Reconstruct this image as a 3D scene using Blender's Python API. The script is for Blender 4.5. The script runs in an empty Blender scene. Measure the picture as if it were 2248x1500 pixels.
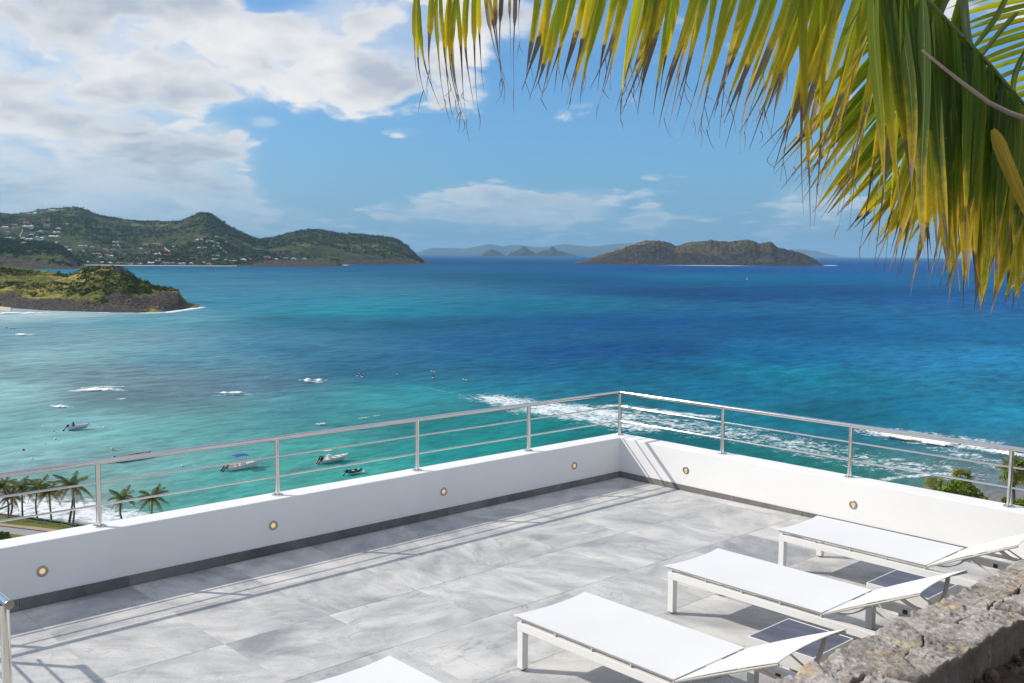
import bpy, bmesh, math, random
import numpy as np
from mathutils import Vector, Matrix
from mathutils.bvhtree import BVHTree

random.seed(7)
SC = bpy.context.scene
COL = SC.collection

# ------------------------------------------------------------------ camera
PW, PH = 2248.0, 1500.0
FPX = 2186.0
CAM = np.array([7.486, -8.543, 2.555])
PITCH, ROLL, TH = 0.0883, 0.0073, 0.8302


def _cam_axes():
    cp, sp = math.cos(PITCH), math.sin(PITCH)
    cr, sr = math.cos(ROLL), math.sin(ROLL)
    fw = np.array([0, cp, -sp]); up = np.array([0, sp, cp]); ri = np.array([1., 0, 0])
    r2 = cr * ri + sr * up
    u2 = -sr * ri + cr * up
    bx = np.array([math.cos(TH), -math.sin(TH)]); by = np.array([math.sin(TH), math.cos(TH)])
    tw = lambda v: np.array([v[:2] @ bx, v[:2] @ by, v[2]])
    return tw(r2), tw(u2), tw(fw)


R_, U_, F_ = _cam_axes()
cam_data = bpy.data.cameras.new('camera')
cam_data.lens = 36.0 * FPX / PW
cam_data.sensor_width = 36.0
cam_data.clip_start = 0.05
cam_data.clip_end = 120000.0
cam = bpy.data.objects.new('camera', cam_data)
COL.objects.link(cam)
cam.matrix_world = Matrix(((R_[0], U_[0], -F_[0], CAM[0]), (R_[1], U_[1], -F_[1], CAM[1]),
                           (R_[2], U_[2], -F_[2], CAM[2]), (0, 0, 0, 1)))
SC.camera = cam

# ------------------------------------------------------------------ sun, exposure
SUNDIR = Vector((1.04, 0.81, -1.0)).normalized()        # way the light travels
SUN_EL = math.asin(-SUNDIR.z)
SUN_ROT = math.atan2(-SUNDIR.x, -SUNDIR.y)
sd = bpy.data.lights.new('sun', 'SUN')
sd.energy = 3.25
sd.angle = math.radians(0.53)
sd.color = (1.0, 0.93, 0.825)
sun = bpy.data.objects.new('sun', sd)
COL.objects.link(sun)
sun.rotation_euler = SUNDIR.to_track_quat('-Z', 'Y').to_euler()
SC.view_settings.view_transform = 'Standard'
SC.view_settings.look = 'None'
SC.view_settings.exposure = 0.3
SC.view_settings.gamma = 1.0
SC.view_settings.use_curve_mapping = False
SKY_STRENGTH = 0.115


# ------------------------------------------------------------------ node helpers
class NT:
    """small helper to write node trees as expressions"""

    def __init__(self, tree):
        self.t = tree
        self.n = tree.nodes
        self.l = tree.links

    def put(self, sock, v):
        if v is None:
            return
        if hasattr(v, 'is_output'):
            self.l.new(v, sock)
        else:
            sock.default_value = v

    def node(self, typ, ins=None, **attrs):
        nd = self.n.new(typ)
        for k, v in attrs.items():
            setattr(nd, k, v)
        for k, v in (ins or {}).items():
            self.put(nd.inputs[k], v)
        return nd

    def m(self, op, a, b=None, c=None, clamp=False):
        nd = self.n.new('ShaderNodeMath'); nd.operation = op; nd.use_clamp = clamp
        for i, v in enumerate((a, b, c)):
            self.put(nd.inputs[i], v)
        return nd.outputs[0]

    def add(self, a, b): return self.m('ADD', a, b)
    def sub(self, a, b): return self.m('SUBTRACT', a, b)
    def mul(self, a, b): return self.m('MULTIPLY', a, b)

    def vm(self, op, a, b=None):
        nd = self.n.new('ShaderNodeVectorMath'); nd.operation = op
        self.put(nd.inputs[0], a)
        if b is not None:
            self.put(nd.inputs[1], b)
        return nd.outputs['Value'] if op in ('DOT_PRODUCT', 'LENGTH') else nd.outputs[0]

    def ss(self, x, lo, hi):
        nd = self.n.new('ShaderNodeMapRange'); nd.interpolation_type = 'SMOOTHSTEP'
        self.put(nd.inputs['Value'], x); nd.inputs['From Min'].default_value = lo; nd.inputs['From Max'].default_value = hi
        return nd.outputs['Result']

    def lin(self, x, lo, hi, a=0.0, b=1.0):
        nd = self.n.new('ShaderNodeMapRange')
        self.put(nd.inputs['Value'], x); nd.inputs['From Min'].default_value = lo; nd.inputs['From Max'].default_value = hi
        nd.inputs['To Min'].default_value = a; nd.inputs['To Max'].default_value = b
        return nd.outputs['Result']

    def noise(self, vec=None, scale=5.0, detail=4.0, rough=0.55, dist=0.0, out='Fac', lac=2.0):
        nd = self.n.new('ShaderNodeTexNoise')
        self.put(nd.inputs['Vector'], vec)
        nd.inputs['Scale'].default_value = scale; nd.inputs['Detail'].default_value = detail
        nd.inputs['Roughness'].default_value = rough; nd.inputs['Distortion'].default_value = dist
        nd.inputs['Lacunarity'].default_value = lac
        return nd.outputs[out]

    def voro(self, vec, scale, feature='F1', out='Distance', rnd=1.0):
        nd = self.n.new('ShaderNodeTexVoronoi'); nd.feature = feature
        self.put(nd.inputs['Vector'], vec); nd.inputs['Scale'].default_value = scale
        nd.inputs['Randomness'].default_value = rnd
        return nd.outputs[out]

    def mix(self, f, a, b, blend='MIX'):
        nd = self.n.new('ShaderNodeMix'); nd.data_type = 'RGBA'; nd.blend_type = blend
        self.put(nd.inputs[0], f); self.put(nd.inputs[6], a); self.put(nd.inputs[7], b)
        return nd.outputs[2]

    def ramp(self, f, stops, interp='LINEAR'):
        nd = self.n.new('ShaderNodeValToRGB'); cr = nd.color_ramp; cr.interpolation = interp
        while len(cr.elements) < len(stops):
            cr.elements.new(0.5)
        for e, (p, c) in zip(cr.elements, stops):
            e.position = p; e.color = (c[0], c[1], c[2], 1)
        self.put(nd.inputs[0], f)
        return nd.outputs[0]

    def mapv(self, vec, loc=(0, 0, 0), rot=(0, 0, 0), scale=(1, 1, 1)):
        nd = self.n.new('ShaderNodeMapping')
        self.put(nd.inputs['Vector'], vec)
        nd.inputs['Location'].default_value = loc; nd.inputs['Rotation'].default_value = rot; nd.inputs['Scale'].default_value = scale
        return nd.outputs[0]

    def bump(self, h, strength=0.5, dist=0.01, normal=None):
        nd = self.n.new('ShaderNodeBump')
        self.put(nd.inputs['Height'], h); nd.inputs['Strength'].default_value = strength; nd.inputs['Distance'].default_value = dist
        self.put(nd.inputs['Normal'], normal)
        return nd.outputs[0]

    def attr(self, name, out='Color'):
        nd = self.n.new('ShaderNodeAttribute'); nd.attribute_name = name
        return nd.outputs[out]

    @property
    def pos(self): return self.n.new('ShaderNodeNewGeometry').outputs['Position']
    @property
    def obj(self): return self.n.new('ShaderNodeTexCoord').outputs['Object']


def C4(c): return (c[0], c[1], c[2], 1.0)


def new_mat(name):
    m = bpy.data.materials.new(name); m.use_nodes = True
    m.node_tree.nodes.clear()
    return m, NT(m.node_tree)


def finish(n, shader):
    out = n.node('ShaderNodeOutputMaterial')
    n.l.new(shader, out.inputs['Surface'])


def principled(n, color, rough=0.6, normal=None, metallic=0.0, spec=0.5, **kw):
    p = n.node('ShaderNodeBsdfPrincipled')
    n.put(p.inputs['Base Color'], C4(color) if isinstance(color, tuple) and len(color) == 3 else color)
    n.put(p.inputs['Roughness'], rough); n.put(p.inputs['Metallic'], metallic)
    n.put(p.inputs['Specular IOR Level'], spec); n.put(p.inputs['Normal'], normal)
    for k, v in kw.items():
        n.put(p.inputs[k.replace('_', ' ')], v)
    return p.outputs[0]


def simple_mat(name, color, rough=0.6, metallic=0.0, spec=0.5, vary=0.08, scale=8.0, bump=0.0):
    m, n = new_mat(name)
    f = n.noise(n.obj, scale, 4)
    c = n.mix(n.lin(f, 0.3, 0.7), C4([x * (1 - vary) for x in color]), C4([min(1, x * (1 + vary)) for x in color]))
    nm = n.bump(n.noise(n.obj, scale * 8, 3), bump, 0.003) if bump else None
    finish(n, principled(n, c, rough, nm, metallic, spec))
    return m


# ------------------------------------------------------------------ world: sky with clouds
world = bpy.data.worlds.new('World')
SC.world = world
world.use_nodes = True
wt = world.node_tree
wt.nodes.clear()
w = NT(wt)
FH = np.array([F_[0], F_[1], 0]); FH /= np.linalg.norm(FH)
RH = np.array([FH[1], -FH[0], 0])


def build_world():
    d = w.n.new('ShaderNodeTexCoord').outputs['Generated']
    sky = w.node('ShaderNodeTexSky', sky_type='NISHITA', sun_disc=False, sun_elevation=SUN_EL,
                 sun_rotation=SUN_ROT, altitude=40.0, air_density=1.0, dust_density=0.6, ozone_density=1.6)
    x = w.vm('DOT_PRODUCT', d, tuple(RH)); y = w.vm('DOT_PRODUCT', d, tuple(FH))
    z = w.node('ShaderNodeSeparateXYZ', {0: d}).outputs[2]
    az = w.m('ARCTAN2', x, y)
    el = w.m('ARCSINE', z)
    # cloud banks: (azimuth, elevation, half width, half height, weight), radians
    px = lambda a, b, c, e, wgt: ((a - 1124) / FPX, (558 - b) / FPX, c / FPX, e / FPX, wgt)
    banks = [px(60, 60, 330, 170, .58), px(430, 110, 300, 100, .56), px(830, 100, 210, 110, .66), px(560, 200, 260, 56, .56),
             px(90, 250, 280, 80, .50), px(270, 330, 250, 105, .66), px(60, 410, 280, 110, .62), px(510, 395, 90, 90, .50),
             px(-250, 220, 330, 330, .45), px(180, 455, 400, 70, .42), px(1015, 222, 72, 46, .50), px(887, 303, 50, 15, .52), px(597, 288, 30, 12, .48),
             px(1040, 428, 130, 34, .50), px(1130, 458, 190, 36, .34), px(890, 462, 100, 28, .36), px(1290, 440, 70, 30, .42),
             px(1420, 475, 36, 34, .44), px(1760, 455, 92, 46, .50), px(1250, 495, 240, 24, .28), px(640, 482, 110, 26, .26),
             px(1270, 60, 230, 80, .26), px(1460, 310, 28, 10, .3), px(2080, 40, 200, 70, .38),
             px(625, 48, 95, 30, -.46), px(690, 125, 60, 26, -.40), px(330, 222, 90, 18, -.40), px(170, 190, 60, 22, -.30), px(280, 100, 60, 26, -.16), px(430, 252, 80, 14, -.30),
             px(800, 390, 250, 75, -.30), px(1350, 290, 420, 110, -.34)]
    cov = None
    for (a, e, sa, se, wg) in banks:
        da = w.mul(w.sub(az, a), 1.0 / sa); de = w.mul(w.sub(el, e), 1.0 / se)
        r2 = w.m('MULTIPLY_ADD', da, da, w.mul(de, de))
        g = w.mul(w.m('EXPONENT', w.mul(w.mul(r2, r2), -0.7)), wg)
        cov = g if cov is None else w.add(cov, g)
    # elsewhere: unseen cumulus all round, its cover raised to give white fill light
    front = w.ss(w.m('ABSOLUTE', az), 0.60, 1.0)
    up = w.ss(el, 0.27, 0.5)
    other = w.m('MAXIMUM', front, up)
    cov_raw = cov
    cov = w.m('MINIMUM', cov, 0.55)
    cov = w.add(cov, w.mul(other, 0.40))
    comb = w.node('ShaderNodeCombineXYZ', {0: x, 1: y, 2: w.mul(z, 1.2)}).outputs[0]
    # clouds look smaller towards the horizon
    k = w.m('MULTIPLY_ADD', w.m('EXPONENT', w.mul(w.m('MAXIMUM', el, 0.0), -10.0)), 1.1, 1.0)
    sk = w.node('ShaderNodeVectorMath', operation='SCALE'); w.put(sk.inputs[0], comb); w.put(sk.inputs['Scale'], k)
    comb = sk.outputs[0]
    ws = w.node('ShaderNodeVectorMath', operation='SCALE'); ws.inputs['Scale'].default_value = 0.085
    w.put(ws.inputs[0], w.vm('SUBTRACT', w.noise(comb, 7, 3, 0.5, out='Color'), (0.5, 0.5, 0.5)))
    warp = w.vm('ADD', comb, ws.outputs[0])

    def dens(vec, det):
        return w.mul(w.sub(w.noise(vec, 7.0, det, 0.58, 0.0), 0.5), 2.5)
    d0 = dens(warp, 9)
    puff = w.mul(w.sub(0.40, w.voro(warp, 19.0, 'F1')), 0.5)
    d0 = w.add(d0, puff)
    sdv = -np.array(SUNDIR)
    svec = np.array([sdv @ RH, sdv @ FH, 1.2 * sdv[2]])
    d1 = w.add(dens(w.vm('ADD', warp, tuple(0.016 * svec)), 7), puff)
    d2 = dens(w.vm('ADD', warp, tuple(0.070 * svec)), 3)
    f0 = w.add(d0, cov)
    alpha = w.ss(f0, 0.10, 0.52)
    t_ = w.m('MULTIPLY_ADD', w.sub(d1, d0), 0.62, w.m('MULTIPLY_ADD', d2, 0.95, 0.40))
    t_ = w.m('MULTIPLY_ADD', w.sub(cov, 0.40), 0.35, t_)
    thick = w.mul(t_, w.ss(f0, 0.10, 0.75))
    shade = w.ramp(thick, [(0.0, (6.5, 6.45, 6.4)), (0.22, (5.95, 6.0, 6.05)), (0.48, (4.85, 5.05, 5.35)), (0.80, (3.5, 3.9, 4.5))])
    # far clouds near the horizon take the colour of the air in front of them
    low = w.ss(el, 0.0, 0.15)
    shade = w.mix(w.m('MULTIPLY_ADD', low, 0.62, 0.38), (2.2, 3.4, 4.6, 1), shade)
    alpha = w.mul(alpha, w.m('MULTIPLY_ADD', w.ss(el, -0.005, 0.10), 0.58, 0.40))
    veil = w.mul(w.ss(w.m('MULTIPLY_ADD', w.sub(d2, 0.0), 0.35, cov_raw), 0.0, 1.15), w.mul(w.sub(1.0, other), 0.75))
    shade = w.mix(w.ss(f0, -0.05, 0.4), (3.9, 4.7, 5.6, 1), shade)
    alpha = w.m('MAXIMUM', alpha, veil)
    below = w.ss(el, -0.02, 0.0)
    skyc = w.mix(1.0, sky.outputs[0], (0.40, 0.74, 1.04, 1), 'MULTIPLY')
    # haze layer above the horizon
    hz = w.mul(w.m('EXPONENT', w.mul(w.m('MAXIMUM', el, 0.0), -6.5)), 0.88)
    hzc = w.mix(w.ss(w.mul(az, -1.0), -0.05, 0.75), (1.25, 2.45, 4.05, 1), (2.9, 3.6, 4.4, 1))
    skyc = w.mix(hz, skyc, hzc)
    c = w.mix(w.mul(alpha, below), skyc, shade)
    bg = w.node('ShaderNodeBackground', {'Color': c, 'Strength': SKY_STRENGTH})
    out = w.node('ShaderNodeOutputWorld')
    w.l.new(bg.outputs[0], out.inputs['Surface'])


build_world()
world.cycles.sampling_method = 'MANUAL'
world.cycles.sample_map_resolution = 512

# ------------------------------------------------------------------ geometry helpers
ZSEA = -39.5


def ray(x, y): return (x - PW / 2) / FPX * R_ - (y - PH / 2) / FPX * U_ + F_


def at(x, y, depth): return CAM + ray(x, y) * depth


def onz(x, y, z):
    d = ray(x, y)
    return CAM + d * ((z - CAM[2]) / d[2])


def sea_pt(x, y): return onz(x, y, ZSEA)


def project(P):
    d = np.asarray(P, float) - CAM
    z = d @ F_
    return PW / 2 + FPX * (d @ R_) / z, PH / 2 - FPX * (d @ U_) / z


def horizon_y(x): return 555.0 + 0.0068 * (x - 933)


def floorz(X, Y): return 0.0026 * Y + 0.010 * X


def _hash(ix, iy, iz, seed):
    h = (ix.astype(np.int64) * 374761393 + iy.astype(np.int64) * 668265263 + iz.astype(np.int64) * 2147483647 + seed * 974711) & 0x7fffffff
    h = ((h ^ (h >> 13)) * 1274126177) & 0x7fffffff
    h = (h ^ (h >> 16)) & 0xffff
    return h / 65535.0


def vnoise(x, y, z=0.0, seed=0):
    x = np.asarray(x, float); y = np.asarray(y, float) + 0 * x; z = np.asarray(z, float) + 0 * x
    x0 = np.floor(x); y0 = np.floor(y); z0 = np.floor(z)
    fx, fy, fz = x - x0, y - y0, z - z0
    fx = fx * fx * (3 - 2 * fx); fy = fy * fy * (3 - 2 * fy); fz = fz * fz * (3 - 2 * fz)
    r = 0
    for dx in (0, 1):
        for dy in (0, 1):
            for dz in (0, 1):
                wgt = (fx if dx else 1 - fx) * (fy if dy else 1 - fy) * (fz if dz else 1 - fz)
                r = r + wgt * _hash(x0 + dx, y0 + dy, z0 + dz, seed)
    return r * 2 - 1


def fbm(x, y, z=0.0, oct=4, seed=0, gain=0.5):
    a, f, r, t = 1.0, 1.0, 0, 0
    for i in range(oct):
        r = r + a * vnoise(np.asarray(x) * f, np.asarray(y) * f, np.asarray(z) * f, seed + i * 17)
        t += a; a *= gain; f *= 2.03
    return r / t


def ridged(x, y, z=0.0, oct=4, seed=0):
    a, f, r, t = 1.0, 1.0, 0, 0
    for i in range(oct):
        r = r + a * (1 - 2 * np.abs(vnoise(np.asarray(x) * f, np.asarray(y) * f, np.asarray(z) * f, seed + i * 17)))
        t += a; a *= 0.5; f *= 2.1
    return r / t


class MB:
    """collects shapes, builds one mesh object"""

    def __init__(self):
        self.v, self.f, self.s = [], [], []

    def raw(self, vs, fs, smooth=False):
        o = len(self.v)
        self.v += [tuple(map(float, p)) for p in vs]
        self.f += [tuple(i + o for i in q) for q in fs]
        self.s += [smooth] * len(fs)
        return self

    def box(self, lo, hi):
        x0, y0, z0 = lo; x1, y1, z1 = hi
        vs = [(x0, y0, z0), (x1, y0, z0), (x1, y1, z0), (x0, y1, z0), (x0, y0, z1), (x1, y0, z1), (x1, y1, z1), (x0, y1, z1)]
        return self.raw(vs, [(3, 2, 1, 0), (4, 5, 6, 7), (0, 1, 5, 4), (1, 2, 6, 5), (2, 3, 7, 6), (3, 0, 4, 7)])

    def bbox(self, lo, hi, b=0.004):
        """box with bevelled edges"""
        lo = np.array(lo, float); hi = np.array(hi, float)
        bm = bmesh.new()
        bmesh.ops.create_cube(bm, size=1.0)
        for v in bm.verts:
            v.co = Vector(lo + (np.array(v.co) + 0.5) * (hi - lo))
        bmesh.ops.bevel(bm, geom=list(bm.edges), offset=b, segments=2, affect='EDGES', profile=0.5)
        bm.verts.index_update()
        self.raw([tuple(v.co) for v in bm.verts], [tuple(v.index for v in f.verts) for f in bm.faces], False)
        bm.free()
        return self

    def tube(self, pts, r, n=10, cap=True, smooth=True):
        pts = [np.array(p, float) for p in pts]
        rs = r if isinstance(r, (list, tuple, np.ndarray)) else [r] * len(pts)
        vs, fs = [], []
        t0 = pts[1] - pts[0]; t0 /= np.linalg.norm(t0)
        a = np.array([0, 0, 1.]) if abs(t0[2]) < 0.9 else np.array([1., 0, 0])
        u = np.cross(t0, a); u /= np.linalg.norm(u)
        for i, p in enumerate(pts):
            t = pts[min(i + 1, len(pts) - 1)] - pts[max(i - 1, 0)]
            t /= np.linalg.norm(t)
            u = u - t * (u @ t); u /= np.linalg.norm(u)
            w_ = np.cross(t, u)
            for k in range(n):
                an = 2 * math.pi * k / n
                vs.append(p + rs[i] * (math.cos(an) * u + math.sin(an) * w_))
        for i in range(len(pts) - 1):
            for k in range(n):
                k2 = (k + 1) % n
                fs.append((i * n + k, i * n + k2, (i + 1) * n + k2, (i + 1) * n + k))
        self.raw(vs, fs, smooth)
        if cap:
            self.raw(vs[:n], [tuple(range(n - 1, -1, -1))]); self.raw(vs[-n:], [tuple(range(n))])
        return self

    def lathe(self, prof, c=(0, 0, 0), n=24, axis='z', smooth=True):
        vs, fs = [], []
        for (r, h) in prof:
            for k in range(n):
                an = 2 * math.pi * k / n
                a, b = r * math.cos(an), r * math.sin(an)
                p = {'z': (a, b, h), 'x': (h, a, b), 'y': (b, h, a)}[axis]
                vs.append((p[0] + c[0], p[1] + c[1], p[2] + c[2]))
        for i in range(len(prof) - 1):
            for k in range(n):
                k2 = (k + 1) % n
                fs.append((i * n + k, i * n + k2, (i + 1) * n + k2, (i + 1) * n + k))
        return self.raw(vs, fs, smooth)

    def build(self, name, mat=None, parent=None, **props):
        me = bpy.data.meshes.new(name)
        me.from_pydata(self.v, [], self.f)
        me.polygons.foreach_set('use_smooth', self.s)
        if mat is not None:
            me.materials.append(mat)
        o = bpy.data.objects.new(name, me)
        COL.objects.link(o)
        if parent is not None:
            o.parent = parent
        for k, v in props.items():
            o[k] = v
        return o


def np_mesh(name, V, Fq, mat, parent=None, smooth=True, colors=None, floats=None, uv=None, **props):
    """mesh from numpy arrays; Fq is (n,4) or (n,3)"""
    V = np.asarray(V, np.float32); Fq = np.asarray(Fq, np.int32)
    me = bpy.data.meshes.new(name)
    k = Fq.shape[1]
    me.vertices.add(len(V)); me.loops.add(Fq.size); me.polygons.add(len(Fq))
    me.vertices.foreach_set('co', V.ravel())
    me.loops.foreach_set('vertex_index', Fq.ravel())
    me.polygons.foreach_set('loop_start', np.arange(0, Fq.size, k, dtype=np.int32))
    me.polygons.foreach_set('loop_total', np.full(len(Fq), k, np.int32))
    me.polygons.foreach_set('use_smooth', np.full(len(Fq), smooth, bool))
    me.update(calc_edges=True)
    for nm, a in (colors or {}).items():
        at_ = me.attributes.new(nm, 'FLOAT_COLOR', 'POINT')
        at_.data.foreach_set('color', np.c_[a, np.ones(len(a))].astype(np.float32).ravel())
    for nm, a in (floats or {}).items():
        at_ = me.attributes.new(nm, 'FLOAT', 'POINT')
        at_.data.foreach_set('value', np.asarray(a, np.float32))
    if uv is not None:
        l = me.uv_layers.new(name='UVMap')
        l.data.foreach_set('uv', np.asarray(uv, np.float32)[Fq.ravel()].ravel())
    if mat is not None:
        me.materials.append(mat)
    o = bpy.data.objects.new(name, me)
    COL.objects.link(o)
    if parent is not None:
        o.parent = parent
    for kk, v in props.items():
        o[kk] = v
    return o


def grid_faces(nu, nv):
    i = np.arange(nu * nv).reshape(nv, nu)
    return np.stack([i[:-1, :-1], i[:-1, 1:], i[1:, 1:], i[1:, :-1]], -1).reshape(-1, 4)


def thing(name, label, cat, loc=(0, 0, 0), rotz=0.0, group=None):
    o = bpy.data.objects.new(name, None)
    COL.objects.link(o)
    o.empty_display_size = 0.2
    o.location = loc; o.rotation_euler = (0, 0, rotz)
    o['label'] = label; o['category'] = cat
    if group:
        o['group'] = group
    return o


def tag(o, label, cat, group=None):
    o['label'] = label; o['category'] = cat
    if group:
        o['group'] = group
    return o


def dup(root, loc=None, rotz=None, label=None, group=None, scale=None):
    r = root.copy(); COL.objects.link(r)
    if loc is not None: r.location = loc
    if rotz is not None: r.rotation_euler = (0, 0, rotz)
    if scale is not None: r.scale = scale
    if label: r['label'] = label
    if group: r['group'] = group
    for ch in list(root.children):
        c = ch.copy(); COL.objects.link(c); c.parent = r
        for g in list(ch.children):
            d = g.copy(); COL.objects.link(d); d.parent = c
    return r
#@@NEXT
# ------------------------------------------------------------------ materials of the terrace
def mat_white_plaster():
    m, n = new_mat('white_plaster')
    f = n.noise(n.pos, 1.1, 5, 0.6)
    g = n.noise(n.pos, 60, 3, 0.6)
    c = n.mix(n.lin(f, 0.3, 0.7), (0.80, 0.787, 0.768, 1), (0.85, 0.84, 0.822, 1))
    sp = n.lin(n.voro(n.pos, 2.3), 0.0, 0.012, 1.0, 0.0)
    c = n.mix(n.mul(n.m('MAXIMUM', sp, 0.0), 0.6), c, (0.2, 0.18, 0.15, 1))
    finish(n, principled(n, c, 0.75, n.bump(n.add(g, n.mul(n.noise(n.pos, 7, 3), 2.0)), 0.12, 0.004), spec=0.25))
    return m


def mat_tile(dark=1.0, name='grey_stone_tile'):
    m, n = new_mat(name)
    oi = n.n.new('ShaderNodeObjectInfo')
    rnd = oi.outputs['Random']
    p = n.pos
    off = n.node('ShaderNodeCombineXYZ', {0: n.mul(rnd, 91.0), 1: n.mul(rnd, 57.0), 2: n.mul(rnd, 23.0)}).outputs[0]
    rot = n.node('ShaderNodeVectorRotate', {'Vector': p, 'Angle': n.lin(n.m('FRACT', n.mul(rnd, 7.31)), 0, 1, 0.0, 6.28)}, rotation_type='Z_AXIS').outputs[0]
    q = n.vm('ADD', rot, off)
    qs = n.mapv(q, scale=(1.0, 1.7, 1.0))
    cloud = n.noise(qs, 1.25, 6, 0.58, 0.9)
    streak = n.noise(n.mapv(q, scale=(1.0, 2.4, 1.0)), 2.2, 7, 0.66, 1.0)
    ridge = n.m('ABSOLUTE', n.sub(n.noise(qs, 1.0, 5, 0.55, 1.6), 0.5))
    vein = n.sub(1.0, n.ss(ridge, 0.0, 0.016))
    vein = n.mul(vein, n.ss(n.noise(q, 1.7, 2), 0.42, 0.66))
    ridge2 = n.m('ABSOLUTE', n.sub(n.noise(n.mapv(q, loc=(7, 3, 1)), 0.8, 7, 0.62, 1.1), 0.5))
    vein2 = n.mul(n.sub(1.0, n.ss(ridge2, 0.0, 0.008)), 0.55)
    grain = n.noise(p, 210, 3, 0.7)
    grain2 = n.noise(p, 70, 3, 0.7)
    v = n.add(n.mul(n.sub(cloud, 0.5), 2.0), n.mul(n.sub(streak, 0.5), 0.85))
    v = n.add(v, n.add(n.mul(n.sub(grain, 0.5), 0.62), n.mul(n.sub(grain2, 0.5), 0.45)))
    v = n.add(v, n.mul(n.sub(rnd, 0.5), 0.22))
    c = n.ramp(n.add(v, 0.5), [(0.02, (0.25 * dark, 0.255 * dark, 0.262 * dark)), (0.36, (0.395 * dark, 0.393 * dark, 0.388 * dark)),
                               (0.62, (0.50 * dark, 0.49 * dark, 0.47 * dark)), (0.95, (0.63 * dark, 0.61 * dark, 0.575 * dark))])
    c = n.mix(n.m('MINIMUM', n.add(n.mul(vein, 0.5), n.mul(vein2, 0.45)), 1.0), c, (0.2 * dark, 0.21 * dark, 0.225 * dark, 1))
    fl = n.ss(n.sub(0.16, n.voro(q, 26)), 0.0, 0.1)
    c = n.mix(n.mul(n.mul(fl, 0.55), n.ss(n.noise(q, 2.2, 2), 0.5, 0.62)), c, (0.68 * dark, 0.67 * dark, 0.65 * dark, 1))
    nm = n.bump(n.add(n.mul(grain, 0.5), n.mul(streak, 1.0)), 0.35, 0.004)
    finish(n, principled(n, c, n.lin(streak, 0.3, 0.7, 0.5, 0.68), nm, spec=0.35))
    return m


def mat_steel():
    m, n = new_mat('polished_steel')
    s = n.noise(n.mapv(n.obj, scale=(1, 1, 1)), 40, 3)
    finish(n, principled(n, (0.72, 0.685, 0.64), n.lin(s, 0.2, 0.8, 0.06, 0.13), None, metallic=1.0))
    return m


M_PLASTER = mat_white_plaster()
M_TILE = mat_tile(1.12)
M_SKIRT = mat_tile(0.36, 'grey_skirting_stone')
M_STEEL = mat_steel()
M_BRUSHED = simple_mat('brushed_steel', (0.42, 0.39, 0.35), 0.34, 1.0, vary=0.1, scale=60)
M_GROUT = simple_mat('sandy_grout', (0.46, 0.42, 0.35), 0.95, vary=0.2, scale=12, bump=0.3)
M_ALU = simple_mat('white_powder_coat', (0.78, 0.765, 0.735), 0.42, vary=0.02, scale=20)
M_TUBE = simple_mat('beige_tube', (0.56, 0.525, 0.475), 0.4, vary=0.04, scale=20)
M_BLACK = simple_mat('black_plastic', (0.02, 0.02, 0.022), 0.5)


def mat_sling():
    m, n = new_mat('white_sling_mesh')
    wv = n.node('ShaderNodeTexWave', {'Vector': n.obj, 'Scale': 260.0}, wave_type='BANDS', bands_direction='X').outputs['Fac']
    wv2 = n.node('ShaderNodeTexWave', {'Vector': n.obj, 'Scale': 260.0}, wave_type='BANDS', bands_direction='Y').outputs['Fac']
    c = n.mix(n.lin(n.noise(n.obj, 3, 3), 0.3, 0.7), (0.845, 0.84, 0.825, 1), (0.875, 0.87, 0.855, 1))
    p = n.node('ShaderNodeBsdfPrincipled', {'Base Color': c, 'Roughness': 0.7, 'Specular IOR Level': 0.3,
               'Normal': n.bump(n.add(wv, wv2), 0.1, 0.001)})
    t = n.node('ShaderNodeBsdfTranslucent', {'Color': (0.8, 0.8, 0.78, 1)})
    mx = n.node('ShaderNodeMixShader', {0: 0.10, 1: p.outputs[0], 2: t.outputs[0]})
    finish(n, mx.outputs[0])
    return m


M_SLING = mat_sling()


def mat_slate():
    m, n = new_mat('slate_top')
    p = n.mapv(n.obj, scale=(2.2, 9, 1))
    f = n.noise(p, 2.0, 5, 0.6, 0.4)
    g = n.noise(n.obj, 120, 2)
    c = n.ramp(n.add(f, n.mul(n.sub(g, 0.5), 0.15)), [(0.25, (0.07, 0.073, 0.095)), (0.55, (0.115, 0.118, 0.145)), (0.8, (0.19, 0.19, 0.22))])
    finish(n, principled(n, c, 0.45, n.bump(f, 0.1, 0.002)))
    return m


M_SLATE = mat_slate()

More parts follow.
